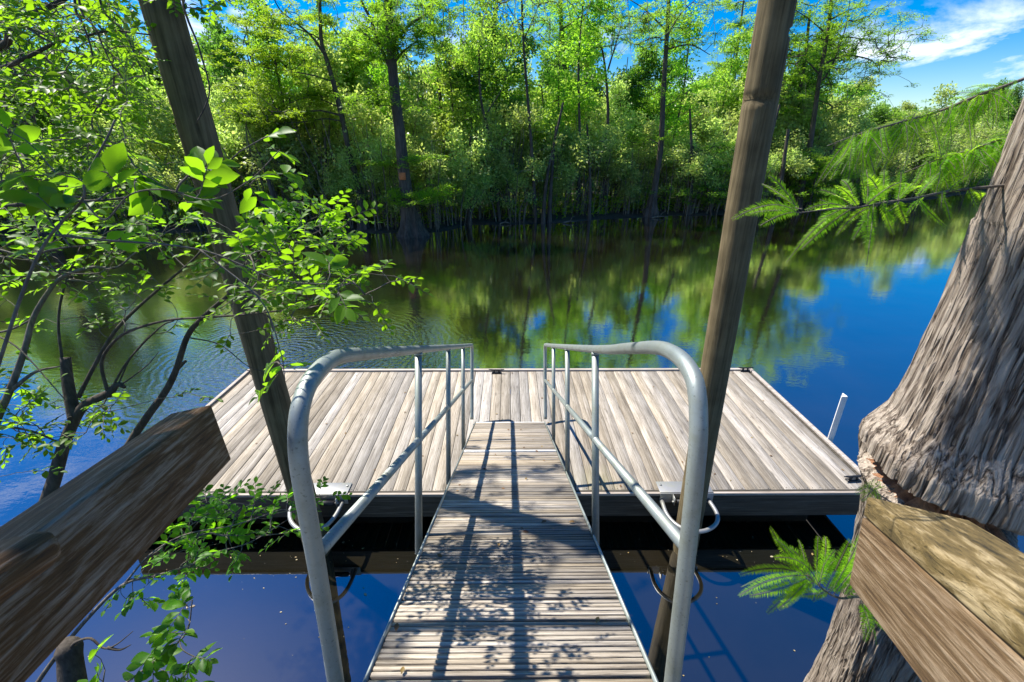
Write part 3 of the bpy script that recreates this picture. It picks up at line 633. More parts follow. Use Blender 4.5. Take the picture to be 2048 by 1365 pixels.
used = {}
slimP = []
for s in range(3):
    h = [8.5, 10.5, 7.2][s]
    tr = limb([(0, 0, -0.3), (rng.normal(0, .2), 0.1, h * 0.3), (rng.normal(0, .3), 0.05, h * 0.65), (rng.normal(0, .4), 0, h)], 0.085, 0.02, 24)
    at = np.vstack([ellip(9, (rng.normal(0, 0.5) * (1.3 - z), rng.normal(0, 0.5) * (1.3 - z), h * z), (0.8, 0.7, 0.45), 0.2) for z in np.linspace(0.45, 1.0, 12)])
    slimP.append(proto('slim_tree', '', 'tree', M_farb, [M_broad, M_cyp, M_lshr][s], [tr], at, 34, 0.34, 0.13, flat=0.7, up=0.45, rtip=0.006))
def place(p, x, y, s, rz, label, group, zs=1.0, z=0.15):
    o = p if not used.get(p.name) else copy_tree(p)
    used[p.name] = True
    o.location = (x, y, z); o.rotation_euler = (rng.normal(0, 0.03), rng.normal(0, 0.03), rz); o.scale = (s * rng.uniform(0.85, 1.2), s * rng.uniform(0.85, 1.2), s * zs * rng.uniform(0.8, 1.2))
    REG.setdefault((label, zname(zone(x, y))[0]), []).append((zone(x, y), o)); o['group'] = group; return o
def zone(x, y):
    c = np.array([x, y, 2.0]) - CP; px = 1024 + FPX * (c @ _Rt) / (c @ _F)
    return px
ZN = [(60, 'at the left edge'), (300, 'left of the left pile'), (500, 'behind the left pile'), (640, 'right of the left pile'), (760, 'beside the slim leaning cypress'), (900, 'beside the swollen cypress'), (1040, 'behind the left handrail end'), (1160, 'behind the right handrail end'), (1290, 'beside the forked trunk'), (1420, 'left of the right pile'), (1560, 'behind the right pile'), (1700, 'right of the right pile'), (1850, 'behind the near cypress spray'), (9999, 'beside the old cypress at right')]
def zname(px):
    for i, (m, t) in enumerate(ZN):
        if px < m: return t, t
REG = {}
ORD = ['leftmost', 'second', 'third', 'fourth', 'fifth', 'sixth', 'seventh', 'eighth', 'ninth', 'tenth', 'eleventh', 'twelfth']
def finish_labels():
    for (what, zn), L in REG.items():
        L.sort(key=lambda q: q[0])
        for k, (_, o) in enumerate(L):
            o['label'] = '%s %s%s' % (what, zn, '' if len(L) == 1 else ', %s of its row' % ORD[k] if k == 0 else ', %s from left' % ORD[k])
# front thicket along the water
i = 0; x = -26.0
while x < 44:
    y = shore_y(x) + rng.uniform(0.7, 2.0); px = zone(x, y); zn, zg = zname(px)
    if px < 2150: place(shrubP[i % 5], x, y, rng.uniform(0.7, 1.15) * (1 + max(0, y - 30) * 0.006), rng.uniform(0, 6.28), 'pale green many-stemmed waterside shrub', 'shrubs along the far water edge')
    x += rng.uniform(0.85, 1.5) * (1 if px < 1600 else 1.5); i += 1
x = -27.0
while x < 48:
    y = shore_y(x) + rng.uniform(2.2, 4.5); px = zone(x, y); zn, zg = zname(px)
    if px < 2150: place(shrubP[(i * 3) % 5], x, y, rng.uniform(1.1, 1.4), rng.uniform(0, 6.28), 'taller leafy second-row shrub'  , 'taller shrubs behind the waterside shrubs')
    x += rng.uniform(1.5, 2.4); i += 1
x = -32.0
while x < 60:
    y = shore_y(x) + rng.uniform(5.5, 9.5); px = zone(x, y); zn, zg = zname(px)
    if px < 2150: place(broadP[i % 4], x, y, rng.uniform(0.85, 1.08) * (0.9 if px > 1650 else 1), rng.uniform(0, 6.28), 'rounded broadleaf tree above shrubs', 'broadleaf trees behind the shrubs')
    x += rng.uniform(2.2, 3.4); i += 1
x = -40.0
while x < 75:
    y = shore_y(x) + rng.uniform(12, 20); px = zone(x, y); zn, zg = zname(px)
    if px < 2150: place(broadP[(i * 3 + 1) % 4], x, y, rng.uniform(0.95, 1.22) * (0.82 if px > 1650 else 1), rng.uniform(0, 6.28), 'back-row broadleaf tree of the wood', 'trees at the back of the wood')
    x += rng.uniform(3.0, 4.6); i += 1
x = -27.0
while x < 44:
    y = shore_y(x) + rng.uniform(0.8, 6.5); px = zone(x, y)
    if px < 1640: place(slimP[i % 3], x, y, rng.uniform(0.8, 1.2), rng.uniform(0, 6.28), 'slim straight tree above the thicket', 'slim trees standing in the thicket')
    x += rng.uniform(1.2, 2.6); i += 1
for (px, dy, s, zs) in ((130, 5, 1.0, 1.1), (230, 9, 1.0, 1.15), (560, 7, 0.9, 1), (900, 6, 0.8, 1.0), (1290, 8, 1.0, 1.1), (1420, 9, 0.95, 1.15), (1480, 5, 0.9, 1.1), (1010, 12, 0.9, 1.0), (700, 10, 1.0, 1.1)):
    g = G(px, 440, 0); y = shore_y(g[0]) + dy; xx = g[0] * y / g[1]; zn, zg = zname(px)
    place(cypP[i % 3], xx, y, s, rng.uniform(0, 6.28), 'tall feathery cypress in the wood', 'cypresses in the wood', zs); i += 1
# the mass of the wood far behind and the low growth on the bank
b = MB(); n = 42000
xs = rng.uniform(-70, 110, n); ys = np.interp(xs, SHORE[:, 0], SHORE[:, 1]) + rng.uniform(22, 34, n)
zt = np.array([7.5 + 2.2 * mnoise.noise(Vector((q * 0.16, 0, 7))) for q in xs]); zz = zt * rng.random(n) ** 0.7
scatter(b, DIA, np.stack([xs, ys, zz], 1), 2, 0.5, 0.55, 0.8, 0.35)
tag(b.build('distant_wood', M_dark), 'dark green mass of the wood far behind the bank', 'wood', kind='stuff')
b = MB(); n = 9000
xs = rng.uniform(-26, 46, n); ys = np.interp(xs, SHORE[:, 0], SHORE[:, 1]) + 0.5 + rng.random(n) ** 1.4 * 9
scatter(b, NAR, np.stack([xs, ys, 0.25 + rng.random(n) * 0.9], 1), 5, 0.18, 0.20, 0.8, 0.4)
tag(b.build('ground_cover', M_cypy), 'low green growth on the far bank', 'undergrowth', kind='stuff')

# ---- the individual far trees, each with its own trunk line and its own pads of foliage
def far_tree(name, label, y0, path, rad, pads, leaf, limbs_px=(), per=60, spread=0.28, size=0.15, tpl=NAR, flat=0.35, group=None, rtip=0.008, butt=None, bark=M_farb, extra=None, up=0.75):
    """path/limbs/pads are read off the photograph in the plane y0 and given real thickness around it"""
    pts = [PY(px, py, y0) for px, py in path]; base = pts[0].copy(); base[2] = max(base[2], 0)
    th = empty(name, label, 'tree', tuple(base), group=group)
    pts = [p - base for p in pts]; pts[0][2] = -0.4
    tr = smooth_path(pts, 34); t = np.linspace(0, 1, 34); zt = tr[:, 2]
    rr = rad[0] + (rad[1] - rad[0]) * t
    b = MB()
    if butt:
        rr = rr + butt[0] * np.exp(-np.maximum(zt, 0) / butt[1])
        k = 36; V = []
        for i in range(34):
            for j in range(k):
                an = j * 2 * math.pi / k; fl = 1 + 0.28 * math.cos(an * 7 + 0.6 * math.sin(an * 2)) * math.exp(-max(zt[i], 0) / (butt[1] * 1.2))
                V.append(tr[i] + np.array([math.cos(an), math.sin(an), 0]) * rr[i] * fl)
        b.add(V, [[i*k + j, i*k + (j+1) % k, (i+1)*k + (j+1) % k, (i+1)*k + j] for i in range(33) for j in range(k)])
    else: b.tube(tr, rr, 12, cap=False)
    limbs = [(tr, rr)]
    for li in limbs_px:
        dep = li[2] if len(li) > 2 else 0.0; q = li[0]
        pp = [PY(px, py, y0 + dep * i / max(1, len(q) - 1)) - base for i, (px, py) in enumerate(q)]
        l = limb(pp, li[1], li[1] * 0.3, 14); limbs.append(l); b.tube(l[0], l[1], 7, cap=False)
    at = []
    for (px, py, wx, wy, n) in pads:
        c = PY(px, py, y0) - base; s = (y0 / 0.9) / FPX
        at.append(c + rng.normal(0, 1, (n, 3)) * [wx * s * 0.5, wx * s * 0.45, wy * s * 0.5])
    at = np.vstack(at) if at else np.zeros((0, 3))
    segs, tips, dirs = grow(limbs, at, rtip, 0.5, 0.06, 0.14); tubes(b, segs, 4)
    b.build('trunk', bark, th, smooth=True)
    if len(at):
        b = MB(); scatter(b, tpl, at, per, spread, size, flat, up, 0.2); b.build('crown', leaf, th)
    return th
far_tree('cypress_tree', 'slim dark cypress leaning left over the water, with flat yellow-green tiers', G(722, 458)[1] - 0.4, [(728, 458), (718, 380), (700, 310), (684, 235), (668, 170), (652, 115), (643, 85), (640, 20), (638, -120)], (0.17, 0.05),
    [(520, 120, 90, 12, 20), (590, 118, 70, 14, 20), (545, 185, 110, 16, 30), (600, 170, 70, 16, 20), (510, 230, 80, 12, 26), (580, 225, 90, 14, 26), (560, 60, 70, 30, 26), (620, 40, 60, 40, 26), (540, 20, 60, 26, 22), (500, 205, 60, 16, 16), (620, 200, 50, 14, 14), (560, 108, 110, 10, 30), (560, 240, 100, 8, 26), (590, 190, 90, 8, 26)], M_cypy,
    [([(652, 115), (625, 75), (590, 45), (560, 20), (540, -20)], 0.06), ([(655, 125), (640, 80), (600, 60), (560, 45)], 0.04), ([(672, 165), (620, 150), (560, 140), (500, 130)], 0.04), ([(684, 232), (640, 222), (590, 228), (540, 235)], 0.045), ([(690, 245), (650, 238), (600, 245), (520, 248)], 0.035), ([(680, 215), (620, 195), (560, 215)], 0.03)], butt=(0.12, 0.5), flat=0.3, per=85)
Y2 = G(828, 472)[1]
t2 = far_tree('cypress_tree', 'big cypress with a fluted swollen base standing in the water, left of centre', Y2, [(828, 470), (815, 400), (806, 330), (799, 260), (790, 190), (783, 110), (778, 40), (772, -120)], (0.30, 0.14),
    [(790, 80, 60, 36, 60), (760, 30, 60, 40, 40), (820, 40, 60, 40, 44), (840, 90, 40, 20, 22), (760, 110, 40, 16, 18), (880, 30, 50, 30, 26), (735, 205, 55, 14, 34), (775, 190, 30, 14, 16), (790, 322, 60, 7, 22), (850, 312, 25, 6, 8)], M_cyp,
    [([(786, 150), (760, 95), (740, 75), (713, 60)], 0.10), ([(762, 100), (748, 62), (742, 40), (722, 0), (715, -50)], 0.09), ([(785, 130), (805, 105), (830, 85)], 0.07), ([(782, 90), (820, 50), (860, 20), (880, -30)], 0.07), ([(801, 225), (780, 212), (740, 215)], 0.04), ([(806, 330), (770, 325), (745, 328)], 0.02), ([(806, 330), (840, 315), (860, 312)], 0.02)], butt=(0.34, 0.7), per=70)
sg = PY(805, 353, Y2 - 0.36); b = MB(); b.box(sg, (0.27, 0.03, 0.30)); tag(bevel(b.build('orange_sign', plain('sign_orange', (0.42, 0.13, 0.03), 0.5, 0, 0.3, 8)), 0.004), 'small square orange sign nailed to the big cypress trunk', 'sign')
far_tree('young_cypress', 'low bright green cypress spray at the foot of the big swollen trunk', Y2 - 0.6, [(835, 462), (828, 425), (830, 395)], (0.035, 0.015), [(805, 392, 50, 10, 26), (870, 385, 42, 12, 26), (845, 400, 60, 10, 22), (890, 378, 22, 8, 10), (775, 402, 25, 6, 8)], M_cypy, [([(829, 410), (800, 395), (770, 402)], 0.015), ([(829, 405), (860, 390), (898, 378)], 0.015)], size=0.12)
far_tree('slender_tree', 'slender tree with a forked leafy top in the middle of the thicket', G(1000, 446)[1] + 0.1, [(1000, 435), (990, 340), (975, 260), (962, 200), (958, 130), (960, 80)], (0.10, 0.04), [(960, 95, 60, 30, 40), (985, 60, 50, 20, 24), (1000, 110, 50, 24, 26), (930, 120, 40, 22, 20)], M_broad, [([(975, 225), (1000, 185), (1010, 160)], 0.035)], tpl=DIA, flat=0.8, up=0.4, size=0.12, per=40)
far_tree('slender_tree', 'tall straight thin trunk rising through the thicket at the centre of the photo', G(1070, 446)[1] + 0.0, [(1072, 440), (1066, 340), (1058, 230), (1050, 130), (1045, 50), (1042, -60)], (0.10, 0.04), [(1040, 20, 90, 50, 60), (1000, -10, 60, 30, 20), (1085, 15, 50, 40, 26)], M_cyp, [([(1047, 80), (1070, 30), (1085, -20)], 0.03), ([(1048, 60), (1020, 20), (1000, -20)], 0.03)], per=24, size=0.14)
far_tree('cypress_tree', 'broad-headed cypress against the sky right of the middle', G(1130, 446)[1] + 8, [(1118, 420), (1120, 300), (1120, 170), (1125, 120), (1122, 40), (1118, -60)], (0.26, 0.10), [(1120, 30, 90, 26, 60), (1160, 60, 90, 24, 54), (1190, 100, 70, 14, 34), (1090, 80, 60, 18, 34), (1200, 30, 70, 24, 40), (1105, 5, 60, 20, 30)], M_cyp, [([(1124, 130), (1150, 105), (1200, 95), (1235, 90)], 0.08), ([(1124, 110), (1090, 80), (1070, 60)], 0.06), ([(1122, 60), (1170, 30), (1220, 10)], 0.06)], spread=0.36, size=0.2)
far_tree('forked_tree', 'bare-topped forked trunk rising from the thicket left of the right-hand pile', G(1215, 440)[1] + 1.6, [(1210, 400), (1212, 300), (1216, 240), (1214, 180), (1208, 120), (1203, 95)], (0.12, 0.045), [(1250, 40, 30, 20, 12), (1200, 70, 40, 24, 12)], M_cyp, [([(1216, 140), (1228, 100), (1240, 60), (1245, 30)], 0.05), ([(1215, 200), (1203, 175), (1204, 165)], 0.03), ([(1222, 110), (1225, 70), (1226, 30)], 0.03)])
far_tree('dead_tree', 'bare grey dead tree with thin upright limbs against the clouds', G(900, 446)[1] + 9, [(905, 300), (897, 220), (893, 120), (888, 60), (886, 10)], (0.09, 0.03), [], M_cyp, [([(900, 190), (880, 130), (868, 80)], 0.035), ([(896, 120), (905, 70), (912, 30)], 0.025), ([(890, 150), (872, 110), (862, 60)], 0.02)], bark=M_stem)
far_tree('cypress_tree', 'cypress with a straight dark trunk just left of the right-hand pile', G(1310, 434)[1] + 0.1, [(1302, 425), (1312, 360), (1322, 290), (1326, 200), (1332, 100), (1336, 30), (1340, -60)], (0.19, 0.08), [(1320, 60, 90, 30, 50), (1360, 25, 90, 30, 50), (1290, 20, 70, 26, 34), (1380, 75, 70, 12, 26), (1280, 280, 40, 10, 20), (1340, 190, 60, 16, 20)], M_cyp, [([(1330, 100), (1380, 90), (1420, 110)], 0.05), ([(1330, 80), (1360, 30), (1390, 0)], 0.05), ([(1331, 60), (1290, 20), (1260, 0)], 0.05), ([(1320, 290), (1300, 280), (1275, 285)], 0.03)], butt=(0.2, 0.5))
far_tree('cypress_tree', 'low spreading cypress boughs over the water just left of the right-hand pile', G(1420, 431)[1] + 0.3, [(1425, 428), (1418, 390), (1400, 340), (1385, 290)], (0.08, 0.03), [(1390, 378, 110, 6, 40), (1430, 385, 80, 8, 34), (1450, 372, 70, 8, 26), (1400, 330, 70, 12, 30), (1440, 300, 60, 14, 30), (1410, 400, 50, 6, 14)], M_cyp, [([(1420, 395), (1380, 380), (1335, 378)], 0.03), ([(1418, 390), (1450, 378), (1480, 376)], 0.03)], size=0.13)
YR = G(1600, 424)[1] + 0.6
far_tree('cypress_tree', 'tall cypress with a wide airy head against blue sky, right of the right-hand pile', YR, [(1592, 418), (1606, 360), (1620, 290), (1630, 220), (1640, 150), (1655, 70), (1665, -20)], (0.20, 0.07),
    [(1650, 30, 110, 40, 70), (1720, 60, 70, 26, 50), (1745, 85, 60, 16, 34), (1700, 115, 90, 22, 50), (1740, 130, 50, 14, 22), (1620, 80, 80, 30, 50), (1660, 155, 110, 20, 50), (1600, 25, 70, 30, 40), (1690, 5, 80, 20, 30), (1600, 150, 60, 20, 34), (1630, 205, 90, 20, 30)], M_cyp,
    [([(1645, 130), (1690, 112), (1740, 120), (1758, 140)], 0.06), ([(1655, 80), (1700, 75), (1770, 88)], 0.05), ([(1640, 150), (1610, 120), (1580, 110)], 0.05), ([(1655, 70), (1620, 40), (1590, 20)], 0.05), ([(1660, 40), (1700, 20), (1740, 10)], 0.05), ([(1636, 170), (1660, 140), (1690, 60), (1700, 0)], 0.06)], butt=(0.15, 0.5), spread=0.34)
far_tree('cypress_tree', 'leaning cypress trunk half hidden by the right-hand pile', YR + 2, [(1560, 410), (1572, 330), (1585, 260), (1600, 180), (1612, 100), (1620, 20)], (0.17, 0.07), [(1590, 120, 70, 30, 40), (1610, 200, 70, 20, 34), (1580, 60, 60, 24, 26)], M_cyp, [([(1590, 230), (1620, 190), (1650, 180)], 0.05)], butt=(0.2, 0.6))
far_tree('young_cypress', 'round-headed bright yellow-green young cypress overhanging the water right of the pile', YR - 0.7, [(1618, 420), (1628, 370), (1640, 330), (1650, 310)], (0.07, 0.03), [(1645, 318, 50, 10, 34), (1680, 335, 44, 10, 30), (1625, 335, 34, 10, 16), (1650, 352, 60, 8, 34), (1700, 350, 30, 8, 14), (1635, 376, 60, 7, 34), (1640, 395, 50, 6, 20), (1680, 372, 34, 7, 14)], M_cypy, [([(1640, 330), (1670, 325), (1700, 345)], 0.03), ([(1632, 360), (1660, 355), (1680, 370)], 0.02)], size=0.13, per=70)
far_tree('cypress_tree', 'grey trunk leaning right from the far bank, behind the near cypress spray', G(1835, 404)[1] + 1, [(1832, 398), (1845, 360), (1858, 325), (1870, 290)], (0.16, 0.08), [(1880, 270, 80, 20, 40), (1850, 250, 80, 20, 30)], M_cyp, [], butt=(0.1, 0.4))
far_tree('leaning_tree', 'dark leaning trunk on the far bank at the left edge of the photo', G(90, 470)[1] + 0.5, [(92, 462), (70, 390), (48, 330), (22, 270), (5, 210), (-20, 120)], (0.26, 0.14), [(-20, 100, 120, 60, 50), (60, 60, 120, 60, 50)], M_dark, [([(30, 290), (60, 240), (100, 200)], 0.07)], tpl=DIA, flat=0.8, up=0.4, butt=(0.2, 0.5))
for (px, w_) in ((938, 9), (1085, 7), (1098, 8), (1178, 6), (1375, 7), (560, 10), (610, 8), (1500, 8), (1545, 10), (460, 9), (660, 7)):
    g = G(px, 446, 0); yy = shore_y(g[0]) + rng.uniform(-0.1, 0.5); hh = rng.uniform(3.4, 6.5); xx = g[0] * yy / g[1]
    ln = rng.normal(0, 0.5); b = MB(); p = smooth_path([(0, 0, -0.3), (ln * 0.2, 0, hh * 0.4), (ln, 0.1, hh)], 16); rr0 = w_ * yy / FPX / 2 / 0.9
    th = empty('bare_trunk', '', 'tree', (xx, yy, 0.0), group='thin dark trunks at the water line'); REG.setdefault(('thin bare dark waterside trunk', zname(px)[0]), []).append((px, th))
    b.tube(p, np.linspace(rr0, rr0 * 0.45, 16) + rr0 * 0.8 * np.exp(-np.linspace(0, 12, 16)), 9, cap=False)
    b.build('trunk', M_farb, th, smooth=True)
# driftwood at the edge of the water
for i, (px, py, L) in enumerate(((1320, 437, 1.0), (1140, 447, 0.8), (545, 462, 1.6), (1010, 449, 0.6), (1700, 418, 1.2))):
    g = G(px, py, 0); b = MB(); a = rng.uniform(-0.5, 0.5)
    b.tube(smooth_path([(-L / 2, 0, 0.02), (0, 0.05, 0.10), (L / 2 * math.cos(a), L / 2 * math.sin(a), 0.05)], 10), np.linspace(0.05, 0.02, 10), 8)
    b.tube(smooth_path([(0, 0.05, 0.10), (0.1, 0, 0.3), (0.25, 0, 0.38)], 6), np.linspace(0.025, 0.01, 6), 6)
    tag(b.build('driftwood', M_stem, smooth=True, loc=(g[0], g[1], g[2])), 'pale driftwood branch lying at the far water edge, ' + zname(px)[0], 'driftwood', 'driftwood along the far water edge' )

b = MB(); n = 70
O = np.stack([rng.uniform(xL + 0.1, xR - 0.1, n), rng.uniform(yN + 0.05, yF - 0.05, n), np.full(n, ZD + 0.006)], 1)
O = np.vstack([O, [[rng.uniform(-0.42, 0.42), y_, H - 1.062 / math.cos(TH) - math.tan(TH) * y_ + 0.008] for y_ in rng.uniform(0.9, 4.6, 26)]]); n = len(O)
yv = unit(rng.normal(0, 1, (n, 3)) * [1, 1, 0.05]); zv = unit(np.array([0, 0, 1.0]) + rng.normal(0, 0.15, (n, 3))); xv = unit(np.cross(yv, zv))
b.inst(LEAF[0], LEAF[1], O, xv, yv, np.cross(xv, yv), rng.uniform(0.015, 0.04, n))
tag(b.build('leaf_litter', leafmat('dry_leaf', [(0.10, 0.05, 0.02), (0.2, 0.10, 0.03), (0.28, 0.2, 0.06)], (0.2, 0.1, 0.03), 0.1)), 'small dry leaves scattered on the dock and gangway', 'leaf litter', kind='stuff')
b = MB(); n = 150
O = np.stack([rng.uniform(-3.6, 3.4, n), rng.uniform(2.3, 3.75, n) , np.full(n, 0.004)], 1); O[:90, 1] = 3.72 - np.abs(rng.normal(0, 0.22, 90))
yv = unit(rng.normal(0, 1, (n, 3)) * [1, 1, 0.0]); zv = np.tile([0, 0, 1.0], (n, 1)); xv = unit(np.cross(yv, zv))
b.inst(LEAF[0] * [1, 1, 0.2], LEAF[1], O, xv, yv, zv, rng.uniform(0.008, 0.035, n) * np.where(rng.random(n) < 0.25, 1.4, 0.6))
tag(b.build('floating_debris', leafmat('floating_leaf', [(0.12, 0.08, 0.04), (0.3, 0.2, 0.08), (0.35, 0.3, 0.2)], (0.2, 0.12, 0.04), 0.05)), 'tiny dead leaves and specks floating on the water under the gangway', 'floating leaves', kind='stuff')
# ------------------------------------------------------------------ near plants on this bank
def sprigs(lb, tb, base, dirs, L, n, size, rt=0.0014, flatten=0.6, rnd=None, droop=0.12):
    """twigs with two ranks of alternate leaves and one at the tip"""
    m = len(base); L = np.broadcast_to(L, m) * rng.uniform(0.7, 1.25, m); size = np.broadcast_to(size, m)
    d = unit(dirs * [1, 1, flatten] + rng.normal(0, 0.25, (m, 3)))
    upv = unit(np.array([0, 0, 1.0]) + rng.normal(0, 0.35, (m, 3))); sd = unit(np.cross(d, upv)); nn = np.cross(sd, d)
    cr = rng.uniform(-0.2, 0.2, m)
    for k in range(n):
        t = (k + 0.6) / n; term = (k == n - 1); sg = 1 if k % 2 else -1
        O = base + d * (L * t)[:, None] - np.array([0, 0, 1.0]) * (L * droop * t * t)[:, None]
        Y = d + rng.normal(0, 0.12, (m, 3)) if term else 0.6 * d + sg * 0.85 * sd + rng.normal(0, 0.16, (m, 3))
        Y = unit(Y - np.array([0, 0, 0.12])); Z = unit(nn + rng.normal(0, 0.30, (m, 3))); X = unit(np.cross(Y, Z)); Z = np.cross(X, Y)
        S = size * rng.uniform(0.75, 1.15, m) * (0.75 + 0.5 * math.sin(math.pi * min(1, t * 0.9 + 0.1)))
        lb.inst(LEAF[0], LEAF[1], O, X, Y, Z, S, np.clip(rng.random(m) * 0.6 + 0.2 + cr, 0, 1))
    for i in range(m):
        e = base[i] + d[i] * L[i] - np.array([0, 0, L[i] * droop]); mid = base[i] + d[i] * L[i] * 0.5 - np.array([0, 0, L[i] * droop * 0.25])
        tb.tube([base[i], mid, e], [rt * 1.3, rt, rt * 0.5], 4, cap=False)
def region(px0, px1, py0, py1, d0, d1, n):
    return np.array([P(rng.uniform(px0, px1), rng.uniform(py0, py1), rng.uniform(d0, d1)) for _ in range(n)])
def pl(pts, d, r0, r1, n=None, d1=None):
    d1 = d if d1 is None else d1; m = len(pts); n = n or m * 4
    return limb([P(px, py, d + (d1 - d) * i / (m - 1)) for i, (px, py) in enumerate(pts)], r0, r1, n)
def near_plant(name, label, cat, limbs, groups, twig, leaf, base, rtip=0.0012, wig=0.15, group=None, kl=9):
    """groups: (attractors, leaves per sprig, twig length, leaf size)"""
    th = empty(name, label, cat, tuple(base), group=group); off = np.asarray(base)
    tb = MB(); lb = MB(); nb = MB()
    at = np.vstack([g[0] for g in groups]); 
    limbs = [(p - off, r) for p, r in limbs]
    for p, r in limbs: tb.tube(p, r, kl)
    segs, tips, dirs = grow(limbs, at - off, rtip, 0.42, 0.08, wig); 
    for p, r in segs: nb.tube(p, r, 5, cap=False)
    # tips come back in growth order: match them to their group
    for g in groups:
        A = g[0] - off; idx = [int(np.argmin(np.linalg.norm(tips - a, axis=1))) for a in A]
        sprigs(lb, nb, A, dirs[idx], g[2], g[1], g[3])
    tb.build('trunk', twig, th, smooth=True); nb.build('twigs', M_twig, th, smooth=True); lb.build('foliage', leaf, th)
    return th
# 1. the small tree at the left with its snapped stem
d = 2.2
near_plant('leafy_tree', 'small leafy tree with a snapped stem behind the left timber rail', 'tree',
    [pl([(20, 1365), (50, 1160), (82, 1040), (108, 960), (128, 890), (150, 838), (168, 812), (190, 800), (215, 788)], d, 0.040, 0.018, 40),
     pl([(150, 838), (142, 800), (135, 760), (131, 715)], d, 0.028, 0.021),
     pl([(217, 790), (203, 730), (220, 693), (256, 664), (330, 642), (400, 636), (476, 631), (549, 623), (640, 612), (730, 590)], d, 0.008, 0.002, 40, 1.7),
     pl([(157, 795), (190, 730), (227, 667), (271, 620), (330, 568), (385, 521), (427, 473)], d, 0.010, 0.004, 30),
     pl([(218, 788), (256, 722), (319, 656), (348, 642)], d, 0.006, 0.003), pl([(230, 785), (262, 715), (300, 670)], d, 0.004, 0.002),
     pl([(240, 772), (290, 735), (318, 704)], d, 0.004, 0.0015), pl([(161, 495), (135, 557), (121, 605), (117, 656), (124, 715), (140, 800)], d, 0.004, 0.007),
     pl([(128, 890), (60, 862), (-20, 850)], d, 0.004, 0.006), pl([(215, 790), (235, 770), (250, 775)], d, 0.02, 0.008)],
    [(region(440, 700, 480, 600, 1.6, 2.2, 65), 8, 0.136, 0.039), (region(560, 800, 540, 610, 1.5, 1.9, 28), 8, 0.119, 0.035), (region(430, 660, 600, 650, 1.7, 2.1, 18), 7, 0.111, 0.031), (region(430, 560, 660, 700, 1.8, 2.0, 5), 7, 0.085, 0.031),
     (region(20, 240, 800, 880, 2.0, 2.4, 39), 7, 0.128, 0.037), (region(90, 380, 500, 660, 2.0, 2.5, 39), 7, 0.119, 0.035), (region(320, 400, 790, 800, 2.1, 2.2, 2), 6, 0.102, 0.031), (region(120, 330, 440, 520, 1.9, 2.5, 28), 7, 0.128, 0.037)],
    M_dtwig, M_near, P(20, 1365, d))
# 2. the thin leaning sapling behind it
near_plant('leaning_sapling', 'thin dark sapling leaning right behind the left timber rail, leafy at its top', 'tree',
    [pl([(150, 1160), (190, 1030), (253, 900), (293, 836), (330, 785), (352, 741), (374, 675), (399, 642), (440, 605), (494, 561), (513, 525), (571, 495), (641, 462)], 2.5, 0.026, 0.0035, 60, 2.1),
     pl([(352, 741), (372, 722)], 2.4, 0.012, 0.007), pl([(374, 675), (440, 690), (500, 735), (560, 748)], 2.4, 0.004, 0.001)],
    [(region(540, 710, 400, 475, 1.9, 2.3, 39), 8, 0.136, 0.039), (region(430, 600, 440, 520, 1.9, 2.3, 25), 8, 0.128, 0.037)], M_dtwig, M_near, P(150, 1160, 2.5))
# 3. tree leaning in from the left edge
near_plant('leafy_tree', 'thin grey-stemmed tree leaning in from the left edge of the photo over the water', 'tree',
    [pl([(-60, 1000), (-10, 850), (18, 785), (48, 704), (66, 638), (95, 587), (125, 554), (183, 535), (234, 535), (271, 506), (319, 484)], 2.0, 0.018, 0.002, 50),
     pl([(18, 785), (70, 745), (120, 733)], 2.0, 0.010, 0.003), pl([(66, 638), (20, 660), (-30, 670)], 2.0, 0.004, 0.005), pl([(-20, 665), (40, 700), (130, 800)], 1.95, 0.004, 0.002), pl([(125, 554), (60, 520), (0, 500), (-60, 490)], 2.0, 0.003, 0.005)],
    [(region(-40, 130, 430, 560, 1.7, 2.3, 35), 7, 0.136, 0.044), (region(240, 370, 440, 500, 1.8, 2.1, 14), 7, 0.119, 0.037), (region(-30, 60, 760, 960, 1.9, 2.2, 18), 7, 0.102, 0.035), (region(-40, 60, 600, 700, 1.9, 2.4, 8), 6, 0.102, 0.031)],
    M_twig, M_near, P(-60, 1000, 2.0))
# 4. canopy over the upper left: this is also what dapples the gangway
tg = []
for _ in range(420):
    u = rng.random()
    if u < 0.10: q = np.array([rng.uniform(-0.6, 0.62), rng.uniform(0.9, 3.9), 0]); q[2] = H - 1.16 - math.tan(TH) * q[1]; keep = mnoise.noise(Vector((q[0] * 2.1, q[1] * 1.6, 0.3))) + (3.0 - q[1]) * 0.14 > 0.06
    elif u < 0.44: q = P(rng.uniform(0, 450), rng.uniform(830, 1365), rng.uniform(0.6, 1.1)); keep = True
    elif u < 0.66: q = P(rng.uniform(280, 620), rng.uniform(0, 900), 3.4); keep = True
    else: q = P(rng.uniform(1700, 2048), rng.uniform(600, 1300), 1.3); keep = mnoise.noise(Vector((q[0] * 3, q[1] * 3, q[2] * 3))) > 0.22
    if keep: tg.append(q + SUN * rng.uniform(5.2, 7.5))
tg = np.array(tg); print('shade sprigs', len(tg))
